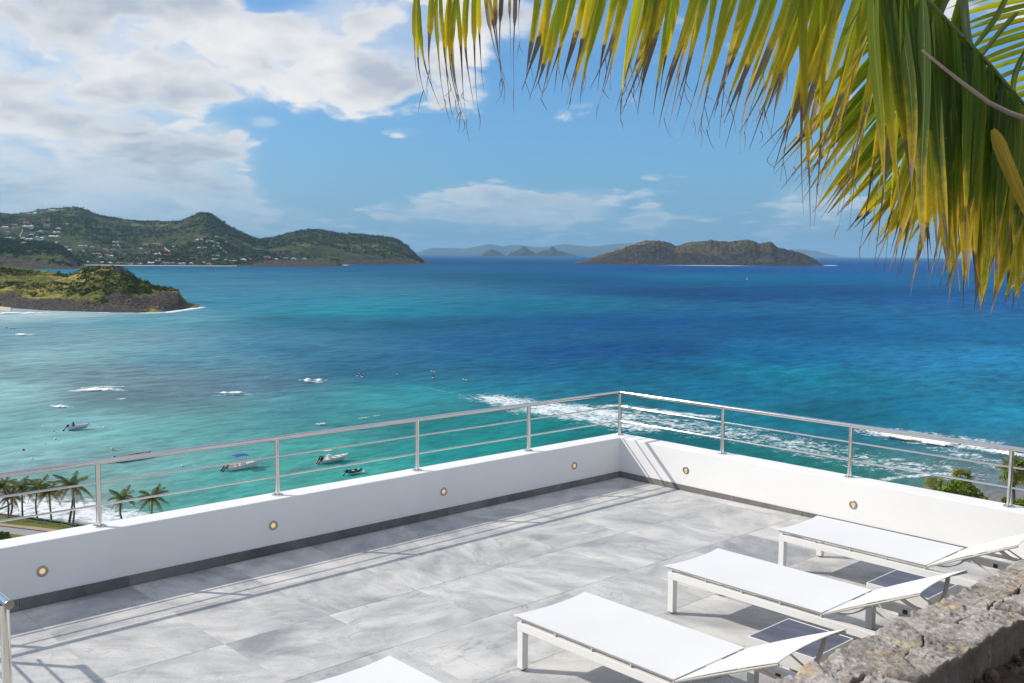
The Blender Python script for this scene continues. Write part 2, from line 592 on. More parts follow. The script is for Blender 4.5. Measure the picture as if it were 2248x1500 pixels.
# ------------------------------------------------------------------ terrace: floor tiles
HW = 0.455            # parapet height over the floor corner
floor_base = MB()
XF, YF = 5.56, -10.6
vs = []
for (X, Y) in [(-0.01, 0.01), (XF, 0.01), (XF, YF), (-0.01, YF)]:
    vs.append((X, Y, floorz(X, Y) - 0.0016))
for (X, Y) in [(-0.01, 0.01), (XF, 0.01), (XF, YF), (-0.01, YF)]:
    vs.append((X, Y, -0.35))
floor_base.raw(vs, [(3, 2, 1, 0), (4, 5, 6, 7), (0, 1, 5, 4), (1, 2, 6, 5), (2, 3, 7, 6), (3, 0, 4, 7)])
terrace = floor_base.build('terrace_floor', M_GROUT, kind='structure')
TX = [0.012] + [0.79 * k for k in range(1, 8)]
TY = [-0.012] + [-0.17 - 0.785 * k for k in range(0, 14)]
rt = random.Random(3)
for i in range(len(TX) - 1):
    for j in range(len(TY) - 1):
        x0, x1, y1, y0 = TX[i], TX[i + 1], TY[j], TY[j + 1]
        g = 0.0020
        x0 += g; x1 -= g; y0 += g; y1 -= g
        e = rt.uniform(-0.0006, 0.0006)
        b = 0.0016
        top = [(x0 + b, y0 + b), (x1 - b, y0 + b), (x1 - b, y1 - b), (x0 + b, y1 - b)]
        mid = [(x0, y0), (x1, y0), (x1, y1), (x0, y1)]
        vs = [(X, Y, floorz(X, Y) + e) for X, Y in top] + [(X, Y, floorz(X, Y) + e - 0.0009) for X, Y in mid] + \
             [(X, Y, floorz(X, Y) - 0.02) for X, Y in mid]
        fs = [(0, 1, 2, 3)]
        for k in range(4):
            k2 = (k + 1) % 4
            fs.append((4 + k, 4 + k2, k2, k)); fs.append((8 + k, 8 + k2, 4 + k2, 4 + k))
        MB().raw(vs, fs).build('tile', M_TILE, terrace)

# ------------------------------------------------------------------ parapet walls
TW = 0.235


def wall_mesh():
    a = 0.006
    XE, YE = 8.5, -10.6
    # L-shaped section swept round the corner: profile points (distance outward, z)
    prof = [(0, -0.3), (0, HW - a), (a, HW), (TW - a, HW), (TW, HW - a), (TW, -4.5)]
    vs, fs = [], []
    for d, z in prof:
        vs += [(-d, YE, z), (-d, d, z), (XE, d, z)]
    for i in range(len(prof) - 1):
        for k in range(2):
            fs.append((i * 3 + k, i * 3 + k + 1, (i + 1) * 3 + k + 1, (i + 1) * 3 + k))
    return MB().raw(vs, fs)


parapet = wall_mesh().build('parapet_wall', M_PLASTER)
tag(parapet, 'low white plastered parapet wall round the corner of the terrace', 'wall')
# skirting of cut stone along both walls
SKT = 0.068
sk_rnd = random.Random(11)


def skirt(axis, a0, a1):
    g = 0.0015
    if axis == 'left':
        P = lambda s, d, z: (d, -s, z)
    else:
        P = lambda s, d, z: (s, d * -1, z)
    lo, hi = a0 + g, a1 - g
    t = 0.0095 + sk_rnd.uniform(0, 0.0006)
    fz = lambda s: floorz(0, -s) if axis == 'left' else floorz(s, 0)
    vs = [P(lo, 0.001, fz(lo) + 0.001), P(hi, 0.001, fz(hi) + 0.001), P(hi, t, fz(hi) + 0.001), P(lo, t, fz(lo) + 0.001),
          P(lo, 0.001, SKT), P(hi, 0.001, SKT), P(hi, t, SKT), P(lo, t, SKT)]
    fs = [(3, 2, 1, 0), (4, 5, 6, 7), (0, 1, 5, 4), (1, 2, 6, 5), (2, 3, 7, 6), (3, 0, 4, 7)]
    MB().raw(vs, fs).build('skirting_stone', M_SKIRT, parapet)


s = 0.011
for ln in [0.955, 0.785, 0.785, 0.785, 0.785, 0.785, 0.785, 0.785, 0.785, 0.785, 0.785]:
    skirt('left', s, s + ln); s += ln
s = 0.0
for ln in [0.79] * 7:
    skirt('right', s, s + ln); s += ln

# ------------------------------------------------------------------ recessed wall lights
m, n = new_mat('lamp_lens')
ly = n.node('ShaderNodeLayerWeight', {'Blend': 0.4}).outputs['Facing']
em = n.node('ShaderNodeEmission', {'Color': (1.0, 0.66, 0.33, 1), 'Strength': 0.8})
gl = n.node('ShaderNodeBsdfPrincipled', {'Base Color': (0.7, 0.6, 0.45, 1), 'Roughness': 0.3})
finish(n, n.node('ShaderNodeMixShader', {0: 0.8, 1: gl.outputs[0], 2: em.outputs[0]}).outputs[0])
M_LENS = m


def wall_light(loc, rz, label):
    t = thing('recessed_light', label, 'wall light', loc, rz, 'round recessed lights in the parapet')
    MB().lathe([(0.041, -0.003), (0.041, 0.004), (0.038, 0.0065), (0.025, 0.0065), (0.022, 0.004), (0.022, -0.002)], axis='x', n=32).build('bezel', M_BRUSHED, t)
    MB().lathe([(0.0205, 0.0015), (0.015, 0.0035), (0.008, 0.0045), (0.0005, 0.005)], axis='x', n=24).build('lens', M_LENS, t)


for Y, lb in ((-6.296, 'round recessed wall light above the skirting nearest the loose handrail end'),
              (-4.435, 'round recessed wall light in shaded parapet below the post behind the covered motorboat'),
              (-2.588, 'round recessed wall light in shaded parapet, third along from the handrail end'),
              (-0.757, 'round recessed wall light in shaded parapet, closest to the terrace corner')):
    wall_light((0, Y, 0.236), 0, lb)
for X, lb in ((0.942, 'round recessed wall light in sunlit parapet beside the slanting rail shadows'),
              (2.893, 'round recessed wall light in sunlit parapet above the farthest lounger')):
    wall_light((X, 0, 0.234), -math.pi / 2, lb)

# ------------------------------------------------------------------ steel railing on the parapet
TR = 0.135
RAIL_Z = HW + 0.518
rail = thing('railing', 'polished steel railing with two thin mid rails on the white parapet', 'railing', (-TR, TR, HW))
o = np.array([-TR, TR, HW])
YE, XE = -10.4, 8.3


def lpath(z, extra=0.0):
    return [np.array([-TR, YE, z]) - o, np.array([-TR, TR - extra, z]) - o, ], [np.array([-TR + extra, TR, z]) - o, np.array([XE, TR, z]) - o]


a, b = lpath(RAIL_Z - 0.021)
MB().tube(a, 0.0215, 20).tube(b, 0.0215, 20).lathe([(0.0005, 0.0215), (0.010, 0.019), (0.018, 0.011), (0.0215, 0.0), (0.018, -0.011), (0.010, -0.019), (0.0005, -0.0215)],
                                                  c=tuple(np.array([-TR, TR, RAIL_Z - 0.021]) - o), n=20).build('handrail', M_STEEL, rail)
posts_l = [-0.0, 1.463, 2.945, 4.452, 5.969, 7.46, 8.95]
post_pts = [(-TR, TR - s) for s in posts_l] + [(-TR + s, TR) for s in (1.445, 2.906, 4.365, 5.83, 7.3)]


def post_parts(parent, x, y, z0, z1, first=True):
    ob = MB().tube([(x, y, z0 + 0.004), (x, y, z1)], 0.0205, 18, cap=False).build('post', M_STEEL, parent)
    MB().lathe([(0.0005, 0.009), (0.047, 0.009), (0.05, 0.006), (0.05, 0.0), ], c=(x, y, z0), n=24, smooth=False).build('base_plate', M_STEEL, ob)
    for k in range(3):
        an = 0.5 + k * 2.094
        MB().lathe([(0.0005, 0.022), (0.005, 0.021), (0.0085, 0.016), (0.0085, 0.0085)], c=(x + 0.036 * math.cos(an), y + 0.036 * math.sin(an), z0), n=6, smooth=False).build('bolt', M_STEEL, ob)
    return ob


for (x, y) in post_pts:
    post_parts(rail, x + TR, y - TR, 0.0, 0.518 - 0.03)
for dz in (0.164, 0.338):
    z = HW + dz
    a, b = lpath(z)
    MB().tube([a[0], a[1]], 0.0085, 12).build('mid_rail', M_STEEL, rail)
    MB().tube([b[0], b[1]], 0.0085, 12).build('mid_rail', M_STEEL, rail)

# loose end of a second railing, bottom left
YR2, XR2 = -7.3, 2.80
fz = floorz(XR2, YR2)
rail2 = thing('railing', 'steel railing with capped handrail end standing free on the tiles beside the shaded parapet', 'railing', (XR2, YR2, fz))
ZR2 = 1.005 - fz
hr = MB().tube([(0.075, 0, ZR2), (-2.55, 0, ZR2)], 0.0215, 24, cap=False).build('handrail', M_STEEL, rail2)
MB().lathe([(0.0215, 0.075), (0.0205, 0.079), (0.0005, 0.0795)], c=(0, 0, ZR2), axis='x', n=28, smooth=False).build('end_cap', M_BRUSHED, hr)
for x in (0.0, -1.25, -2.5):
    post_parts(rail2, x, 0, floorz(XR2 + x, YR2) - fz, ZR2 - 0.018)
for z in (0.62, 0.79):
    MB().tube([(0.0, 0, z), (-2.62, 0, z)], 0.0085, 12).build('mid_rail', M_STEEL, rail2)

# ------------------------------------------------------------------ sun loungers
LW = 0.625            # width
LSEAT, HX = 0.33, 1.205


def lounger_proto():
    t = thing('sun_lounger', '', 'sun lounger', (0, 0, 0), 0, 'white sling loungers in a row')
    # origin: near foot corner of the frame at floor level, x along the length, y across
    L = 2.02
    zt = 0.292; rh = 0.05; rw = 0.05
    fr = MB()
    for y in (0, LW - rw):
        fr.bbox((0.0, y, zt - rh), (L, y + rw, zt), 0.003)
    fr.bbox((0.0505, rw + 0.0005, zt - rh + 0.002), (0.095, LW - rw - 0.0005, zt - 0.004), 0.003)
    fr.bbox((L - 0.06, rw + 0.0005, zt - rh + 0.002), (L - 0.012, LW - rw - 0.0005, zt - 0.004), 0.003)
    fr.build('frame', M_ALU, t)
    for x in (0.0015, L - 0.0515 - 0.3):
        for y in (0.0015, LW - rw + 0.0015):
            lg = MB().bbox((x, y, 0.004), (x + 0.047, y + 0.047, zt - rh - 0.0005), 0.003).build('leg', M_ALU, t)
            MB().box((x + 0.004, y + 0.004, 0.0), (x + 0.043, y + 0.043, 0.0038)).build('foot_pad', M_BLACK, lg)
    # long tubes that stretch the fabric, on short spacers
    for y in (0.012, LW - 0.012):
        MB().tube([(-0.008, y, 0.318), (HX, y, 0.318)], 0.0075, 10).build('seat_tube', M_TUBE, t)
        for x in (0.03, 0.32, 0.61, 0.90, HX - 0.012):
            MB().bbox((x - 0.006, y - 0.006, zt + 0.0005), (x + 0.006, y + 0.006, 0.312), 0.0015).build('spacer', M_TUBE, t)
    # seat fabric: foot edge drawn in a little between the corners
    nu, nv = 40, 14
    u, v = np.meshgrid(np.linspace(0, 1, nu), np.linspace(0, 1, nv))
    bow = 0.030 * 4 * v * (1 - v)
    X = -0.030 + bow * (1 - u) ** 3 + u * (HX - 0.002 + 0.030)
    Y = -0.002 + v * (LW + 0.004)
    Z = LSEAT - 0.006 * (4 * v * (1 - v)) ** 0.8 * np.sin(np.pi * np.clip(u * 0.9 + 0.1, 0, 1)) ** 0.6
    Vt = np.stack([X, Y, Z], -1).reshape(-1, 3)
    n0 = len(Vt)
    F = grid_faces(nu, nv)
    Vb = Vt - [0, 0, 0.004]
    idx = np.arange(n0).reshape(nv, nu)
    ring = np.concatenate([idx[0, :], idx[1:, -1], idx[-1, -2::-1], idx[-2:0:-1, 0]])
    r2 = np.roll(ring, -1)
    side = np.stack([ring + n0, r2 + n0, r2, ring], -1)
    np_mesh('seat_fabric', np.r_[Vt, Vb], np.r_[F, F[:, ::-1] + n0, side], M_SLING, t, smooth=False)
    # backrest
    BX, BZ = 1.815, 0.617
    X = HX + 0.012 + u * (BX - HX - 0.012)
    Z = LSEAT + u * (BZ - LSEAT) - 0.016 * 4 * v * (1 - v) * np.sin(np.pi * np.clip(u * 0.9 + 0.05, 0, 1)) + 0.006 * np.sin(np.pi * u)
    X = X - 0.028 * (4 * v * (1 - v)) * u ** 3
    Vt = np.stack([X, Y, Z], -1).reshape(-1, 3)
    nr = np.array([-(BZ - LSEAT), 0, BX - HX]); nr /= np.linalg.norm(nr)
    Vb = Vt - nr * 0.004
    np_mesh('back_fabric', np.r_[Vt, Vb], np.r_[F, F[:, ::-1] + n0, side], M_SLING, t, smooth=False)
    dvec = np.array([BX - HX, 0, BZ - LSEAT]); dl = np.linalg.norm(dvec); dvec /= dl
    p0 = np.array([HX + 0.005, 0, LSEAT - 0.012])
    for y in (0.006, LW - 0.006):
        MB().tube([p0 + [0, y, 0], p0 + dvec * (dl * 0.985) + [0, y, 0]], 0.0075, 10).build('back_tube', M_TUBE, t)
    # flat curved bows under the back, one at the hinge, one below the head
    for nm, s0, dep, wd in (('head_bow', 0.80, 0.125, 0.030), ('hinge_bow', 0.10, 0.060, 0.024)):
        pts = []
        for k in range(17):
            v_ = k / 16
            q = p0 + dvec * dl * s0 + np.array([0, 0.008 + v_ * (LW - 0.016), 0]) - nr * (dep * (1 - abs(2 * v_ - 1) ** 2.2))
            pts.append(q)
        vs, fs = [], []
        for q in pts:
            for a_, b_ in ((-.5, -.5), (.5, -.5), (.5, .5), (-.5, .5)):
                vs.append(q + dvec * wd * a_ + nr * 0.006 * b_)
        for k in range(16):
            for j in range(4):
                fs.append((k * 4 + j, k * 4 + (j + 1) % 4, k * 4 + 4 + (j + 1) % 4, k * 4 + 4 + j))
        MB().raw(vs, fs, True).build(nm, M_TUBE, t)
    # support rods down to the ratchet rail
    for y in (0.055, LW - 0.055):
        a_ = p0 + dvec * dl * 0.44 + np.array([0, y, -0.012]); e_ = np.array([1.83, y, 0.262])
        MB().tube([a_, e_], 0.006, 8).build('support_rod', M_TUBE, t)
        MB().tube([a_ + [-0.0, -0.03, 0.004], a_ + [-0.0, 0.03, 0.004]], 0.011, 10).build('rod_clamp', M_TUBE, t)
    for y in (rw + 0.001, LW - rw - 0.004):
        MB().box((1.44, y, 0.247), (1.47, y + 0.003, 0.275)).build('ratchet_slot', M_BLACK, t)
    return t


lounger = lounger_proto()
lspots = [(3.175, -4.543, 'white sling lounger nearest the camera of the three seen whole'),
          (3.175, -3.096, 'white sling lounger between the two slate topped side tables'),
          (3.172, -1.690, 'white sling lounger alongside the sunlit parapet, farthest from the camera'),
          (3.175, -6.095, 'white sling lounger of which only the foot corner shows at the bottom edge')]
for i, (x, y, lb) in enumerate(lspots):
    if i == 0:
        lounger.location = (x, y, floorz(x + 1, y) + 0.001); lounger['label'] = lb
    else:
        dup(lounger, (x, y, floorz(x + 1, y) + 0.001), None, lb)

# ------------------------------------------------------------------ side tables
def side_table():
    t = thing('side_table', '', 'side table', (0, 0, 0), 0, 'slate topped side tables between loungers')
    S, Hh, tk = 0.43, 0.315, 0.008
    fr = MB()
    fr.bbox((0, 0, Hh - 0.105), (S, tk, Hh), 0.002).bbox((0, S - tk, Hh - 0.105), (S, S, Hh), 0.002)
    fr.bbox((0, tk + 0.0004, Hh - 0.105), (tk, S - tk - 0.0004, Hh), 0.002).bbox((S - tk, tk + 0.0004, Hh - 0.105), (S, S - tk - 0.0004, Hh), 0.002)
    fr.build('apron', M_ALU, t)
    for x in (0.0015, S - 0.0515):
        for y in (0.0015, S - 0.0515):
            MB().bbox((x, y, 0.0), (x + 0.05, y + 0.05, Hh - 0.1055), 0.003).build('leg', M_ALU, t)
    MB().bbox((tk + 0.001, tk + 0.001, Hh - 0.02), (S - tk - 0.001, S - tk - 0.001, Hh - 0.002), 0.0015).build('table_top', M_SLATE, t)
    return t


tb = side_table()
tb.location = (4.275, -3.735, floorz(4.5, -3.5)); tb['label'] = 'low white side table with dark slate top partly under the nearest reclined back'
dup(tb, (4.262, -2.331, floorz(4.5, -2.1)), None, 'low white side table with streaked slate top beside the middle lounger back')
#@@NEXT
# ------------------------------------------------------------------ sea
def srgb2lin(c):
    c = np.asarray(c, float) / 255.0
    return np.where(c <= 0.04045, c / 12.92, ((c + 0.055) / 1.055) ** 2.4)


# water colour by sand, reef and depth, left-side sun glitter painted in: where, colour as seen
SEA_KEYS = [(84,689,160,195,205),(209,747,125,165,180),(100,789,140,180,190),(335,705,105,160,180),(502,664,76,140,170),(502,622,80,135,165),(250,608,90,145,170),(670,613,70,125,160),(753,664,65,140,170),(753,685,56,142,166),(920,689,46,130,160),(670,705,60,122,152),(920,714,50,106,140),(670,764,70,125,155),(418,789,100,150,170),(837,789,60,115,150),(251,831,120,150,165),(377,856,110,140,155),(586,848,90,130,150),(837,823,58,115,145),(1004,789,45,110,150),(1088,747,36,105,150),(502,898,100,145,155),(125,865,128,162,172),(42,865,150,195,200),(250,890,108,142,152),(167,915,130,178,185),(84,965,135,188,192),(335,948,115,175,180),(502,948,95,168,172),(628,906,82,148,160),(753,915,76,158,168),(837,881,72,154,167),(963,865,62,150,164),(1046,856,45,128,155),(1004,940,45,146,152),(300,985,131,179,184),(60,1000,140,184,190),(400,968,112,176,178),(700,985,75,162,162),(1108,610,50,105,140),(1275,610,32,100,145),(1526,610,25,110,155),(1526,644,30,90,136),(1861,610,20,108,160),(1861,644,28,95,146),(1066,669,52,122,155),(1066,702,40,105,145),(1359,710,25,95,146),(1610,710,32,98,147),(1861,727,38,102,150),(2070,727,46,112,160),(1442,769,28,90,140),(1275,777,30,95,146),(1735,786,36,110,158),(2028,794,52,126,174),(1651,819,18,126,156),(1777,836,24,126,156),(1526,811,25,102,140),(2070,836,50,130,170),(2220,800,50,134,180),(2200,660,40,104,158),(1191,811,34,105,146),(1359,827,34,110,146),(1610,853,34,114,150),(1777,878,40,115,146),(2028,895,40,125,160),(2200,900,48,138,175),(1693,928,45,120,145),(1861,911,35,112,138),(1233,937,16,140,146),(1100,578,45,105,150),(950,590,50,108,150),(1500,592,30,104,155),(1900,580,24,96,158),(2150,590,24,98,162),(1500,965,36,108,122),(1420,945,34,112,128),(1700,1005,42,120,124),(1850,1030,55,125,126),(1990,1065,60,128,128),(2150,1060,72,128,140),(2200,1095,105,138,145),(800,1040,75,164,158),(500,1060,90,170,168),(250,1060,132,182,185),(120,1120,150,160,160),(350,1120,100,175,172),(1100,1000,20,140,142),(1200,960,14,148,150),(950,1000,52,152,152),(1300,965,40,120,126)]


def soften(rgb, x=1200.0):
    return np.asarray(rgb, float)


SEA_GAIN = [(0.3469, 0.4544, 0.4630), (0.1741, 0.3149, 0.3525), (0.2218, 0.3750, 0.3874), (0.0939, 0.2701, 0.3306), (0.0381, 0.1897, 0.2862), (0.0521, 0.1894, 0.2797), (0.0369, 0.1878, 0.2662), (0.0258, 0.1307, 0.2393), (0.0234, 0.1889, 0.2805), (0.0104, 0.2191, 0.2713), (0.0040, 0.1490, 0.2340), (0.0162, 0.1245, 0.2001), (0.0053, 0.0816, 0.1602), (0.0364, 0.1583, 0.2489), (0.0958, 0.2579, 0.3266), (0.0244, 0.1274, 0.2281), (0.1358, 0.2051, 0.2467), (0.1132, 0.1686, 0.2088), (0.0617, 0.1293, 0.1805), (0.0118, 0.0944, 0.1740), (0.0040, 0.0941, 0.1957), (0.0040, 0.0927, 0.2245), (0.0914, 0.1609, 0.1759), (0.0828, 0.1110, 0.1348), (0.3035, 0.5545, 0.5339), (0.0543, 0.0712, 0.0865), (0.2269, 0.4650, 0.4724), (0.1788, 0.3910, 0.3728), (0.1311, 0.3625, 0.3614), (0.0771, 0.2768, 0.2758), (0.0601, 0.2796, 0.3187), (0.0463, 0.2408, 0.2577), (0.0344, 0.2345, 0.2548), (0.0216, 0.2647, 0.2790), (0.0040, 0.1189, 0.2260), (0.0040, 0.2133, 0.2215), (0.1912, 0.3720, 0.3659), (0.2415, 0.4108, 0.4204), (0.1243, 0.3659, 0.3440), (0.0477, 0.2943, 0.2528), (0.0040, 0.0768, 0.1361), (0.0040, 0.0586, 0.1701), (0.0040, 0.1155, 0.2334), (0.0040, 0.0460, 0.1369), (0.0040, 0.0941, 0.2366), (0.0040, 0.0623, 0.1855), (0.0057, 0.1189, 0.2024), (0.0040, 0.0791, 0.1880), (0.0040, 0.0624, 0.1916), (0.0040, 0.0732, 0.1917), (0.0040, 0.0742, 0.1918), (0.0085, 0.1211, 0.2656), (0.0040, 0.0471, 0.1569), (0.0040, 0.0604, 0.1952), (0.0040, 0.1082, 0.2571), (0.0182, 0.1535, 0.3116), (0.0040, 0.1998, 0.2854), (0.0040, 0.1504, 0.2147), (0.0040, 0.0562, 0.1505), (0.0138, 0.1549, 0.2633), (0.0129, 0.1924, 0.3536), (0.0107, 0.0894, 0.2478), (0.0040, 0.0882, 0.2055), (0.0040, 0.1059, 0.1917), (0.0040, 0.1460, 0.2764), (0.0071, 0.1199, 0.1952), (0.0040, 0.1503, 0.2540), (0.0136, 0.1976, 0.3206), (0.0040, 0.1348, 0.1935), (0.0056, 0.1102, 0.1689), (0.0040, 0.2032, 0.1988), (0.0040, 0.0530, 0.1621), (0.0040, 0.0840, 0.1952), (0.0040, 0.0651, 0.2145), (0.0040, 0.0645, 0.2290), (0.0063, 0.0745, 0.2606), (0.0040, 0.0999, 0.1162), (0.0040, 0.1114, 0.1342), (0.0040, 0.1352, 0.1256), (0.0114, 0.1508, 0.1303), (0.0212, 0.1609, 0.1364), (0.0872, 0.1609, 0.1758), (0.2788, 0.1970, 0.1935), (0.0477, 0.3036, 0.2454), (0.0659, 0.3650, 0.3281), (0.1897, 0.3839, 0.3660), (0.2643, 0.2505, 0.2225), (0.0760, 0.3548, 0.3069), (0.0040, 0.2032, 0.1843), (0.0040, 0.2349, 0.2138), (0.0047, 0.2138, 0.2068), (0.0040, 0.1336, 0.1314)]
#@@E


def water_body(x, y, rgb):
    lin = srgb2lin(soften(rgb, x))
    left = np.clip((700 - x) / 700, 0, 1)
    refl = np.array([0.030, 0.045, 0.055]) + left * np.array([0.07, 0.075, 0.08])
    return np.clip((lin - refl), 0.004, 1) / 1.15


def build_sea():
    # a disc seen from the terrace: rows of equal step in view angle, radius from 60 m to the horizon
    nr_, na = 430, 900
    dep = np.linspace(0.0013, 0.40, nr_) ** 1.0
    dep = 0.00135 + (np.linspace(0, 1, nr_) ** 1.25) * 0.42
    rad = (CAM[2] - ZSEA) / dep
    rad = rad[::-1]
    a0 = math.atan2(FH[1], FH[0])
    aa = np.r_[np.linspace(-math.pi, -0.62, 26)[:-1], np.linspace(-0.62, 0.62, na), np.linspace(0.62, math.pi, 26)[1:]]
    RR, AA = np.meshgrid(rad, aa, indexing='ij')
    ang = a0 - AA
    X = CAM[0] + RR * np.cos(ang); Y = CAM[1] + RR * np.sin(ang)
    lx = AA; ly = np.log(RR)
    # interpolate the water colour, painted glitter included, over the bay
    keys = []
    for ki, (x, y, r, g, b) in enumerate(SEA_KEYS):
        P = sea_pt(x, y) - CAM
        rr = math.hypot(P[0], P[1]); an = a0 - math.atan2(P[1], P[0])
        an = (an + math.pi) % (2 * math.pi) - math.pi
        keys.append((an, math.log(rr), *(water_body(x, y, (r, g, b)) if SEA_GAIN is None else SEA_GAIN[ki])))
    keys = np.array(keys)
    wob = fbm(X / 160, Y / 160, 0, 4, 5) * 0.025
    wob2 = fbm(X / 90, Y / 90, 3, 4, 9) * 0.03
    num = np.zeros(X.shape + (3,)); den = np.zeros(X.shape)
    for k in keys:
        d2 = ((lx + wob - k[0]) / 1.55) ** 2 + ((ly + wob2 * 1.3 - k[1]) / 2.1) ** 2
        wgt = 1.0 / (d2 + 0.0012) ** 1.75
        num += wgt[..., None] * k[2:5]; den += wgt
    col = num / den[..., None]
    # patches of reef and of sand, drawn out along the swell
    ca, sa = math.cos(-0.35), math.sin(-0.35)
    Xs, Ys = X * ca - Y * sa, X * sa + Y * ca
    near = np.clip((900 - RR) / 700, 0, 1)
    patch = fbm(X / 26, Y / 26, 0, 5, 21)
    big = fbm(X / 420, Y / 420, 2, 4, 33)
    mul = 1 + near * patch * 0.26 + (1 - near) * big * 0.16
    col = col * mul[..., None]
    # foam left by breaking waves: segments on the water (photo places, turned into metres), width in metres
    foam = np.zeros(X.shape)

    def seg(p, q, wd, s=1.0, soft=1.0):
        A, B = sea_pt(*p)[:2], sea_pt(*q)[:2]
        ab = B - A; L2 = ab @ ab
        t = np.clip(((X - A[0]) * ab[0] + (Y - A[1]) * ab[1]) / L2, 0, 1)
        d = np.hypot(X - A[0] - t * ab[0], Y - A[1] - t * ab[1])
        np.maximum(foam, s * np.clip(1.25 - d / wd, 0, 1) ** soft, out=foam)
    # spent surf behind the terrace corner
    seg((1095, 876), (1350, 915), 12, .80); seg((1180, 900), (1400, 935), 12, .72); seg((1300, 898), (1620, 950), 13, .58); seg((1500, 935), (1800, 985), 14, .54); seg((1350, 893), (1560, 912), 4, .74)
    seg((1620, 960), (1900, 1010), 6, .5)
    seg((1930, 945), (2120, 975), 10, .82); seg((1750, 985), (2060, 1035), 13, .55); seg((2000, 965), (2240, 1000), 5, .8); seg((2080, 990), (2248, 1040), 8, .5); seg((1940, 1050), (2060, 1040), 2.0, .7)
    seg((940, 850), (1040, 878), 1.0, .52); seg((790, 920), (830, 912), 1.6, .6)
    # shore break below the coconut palms
    seg((-120, 1092), (60, 1110), 9, .80); seg((60, 1110), (200, 1130), 9, .84); seg((180, 1127), (330, 1142), 8, .78); seg((0, 1128), (200, 1142), 3.5, .85)
    seg((2120, 1108), (2240, 1112), 1.6, .7)
    # round the headland
    seg((60, 681), (200, 686), 2.5, .55); seg((200, 686), (300, 688), 3.5, .8); seg((300, 688), (365, 686), 4.5, .95); seg((365, 686), (440, 675), 7, 1.0); seg((0, 685), (100, 692), 5, .6)
    seg((-60, 690), (95, 686), 8, 1.0)
    seg((100, 591), (185, 592), 12, .95); seg((185, 584), (330, 584), 9, .6)
    seg((540, 588), (700, 588), 16, .85); seg((740, 583), (765, 582), 16, .9); seg((760, 581), (935, 581), 26, .95); seg((935, 579), (952, 579), 30, .9)
    seg((1290, 581), (1420, 582), 30, .6); seg((1420, 582), (1800, 585), 34, 1.0); seg((1795, 584), (1828, 583), 44, 1.0); seg((1090, 565), (1290, 566), 150, .35)
    for (p, q, wd) in (((160, 856), (268, 859), 3.0), ((185, 850), (262, 851), 2.2), ((470, 866), (548, 864), 1.6), ((112, 893), (156, 895), 1.6), ((48, 735), (62, 736), 4.5), ((684, 836), (706, 838), 2.5),
                       ((258, 875), (276, 876), 1.4), ((1640, 640), (1646, 640), 3)):
        seg(p, q, wd, .8)
    Z = np.full(X.shape, ZSEA)
    # long swell lifting the surface in the bay
    sw = np.exp(-((RR - 330) / 260) ** 2)
    Z += sw * 0.35 * np.sin((X * 0.92 + Y * 0.38) / 7.5 + fbm(X / 60, Y / 60, 0, 3, 4) * 3)
    nv, nu = X.shape
    V = np.stack([X, Y, Z], -1).reshape(-1, 3)
    np_mesh('sea', V, grid_faces(nu, nv), M_SEA, colors={'body': np.clip(col, 0.002, 1).reshape(-1, 3)}, floats={'foam': foam.ravel(), 'seastate': np.clip((np.log(RR) - math.log(150)) / (math.log(3200) - math.log(150)), 0, 1).ravel()}, kind='structure')


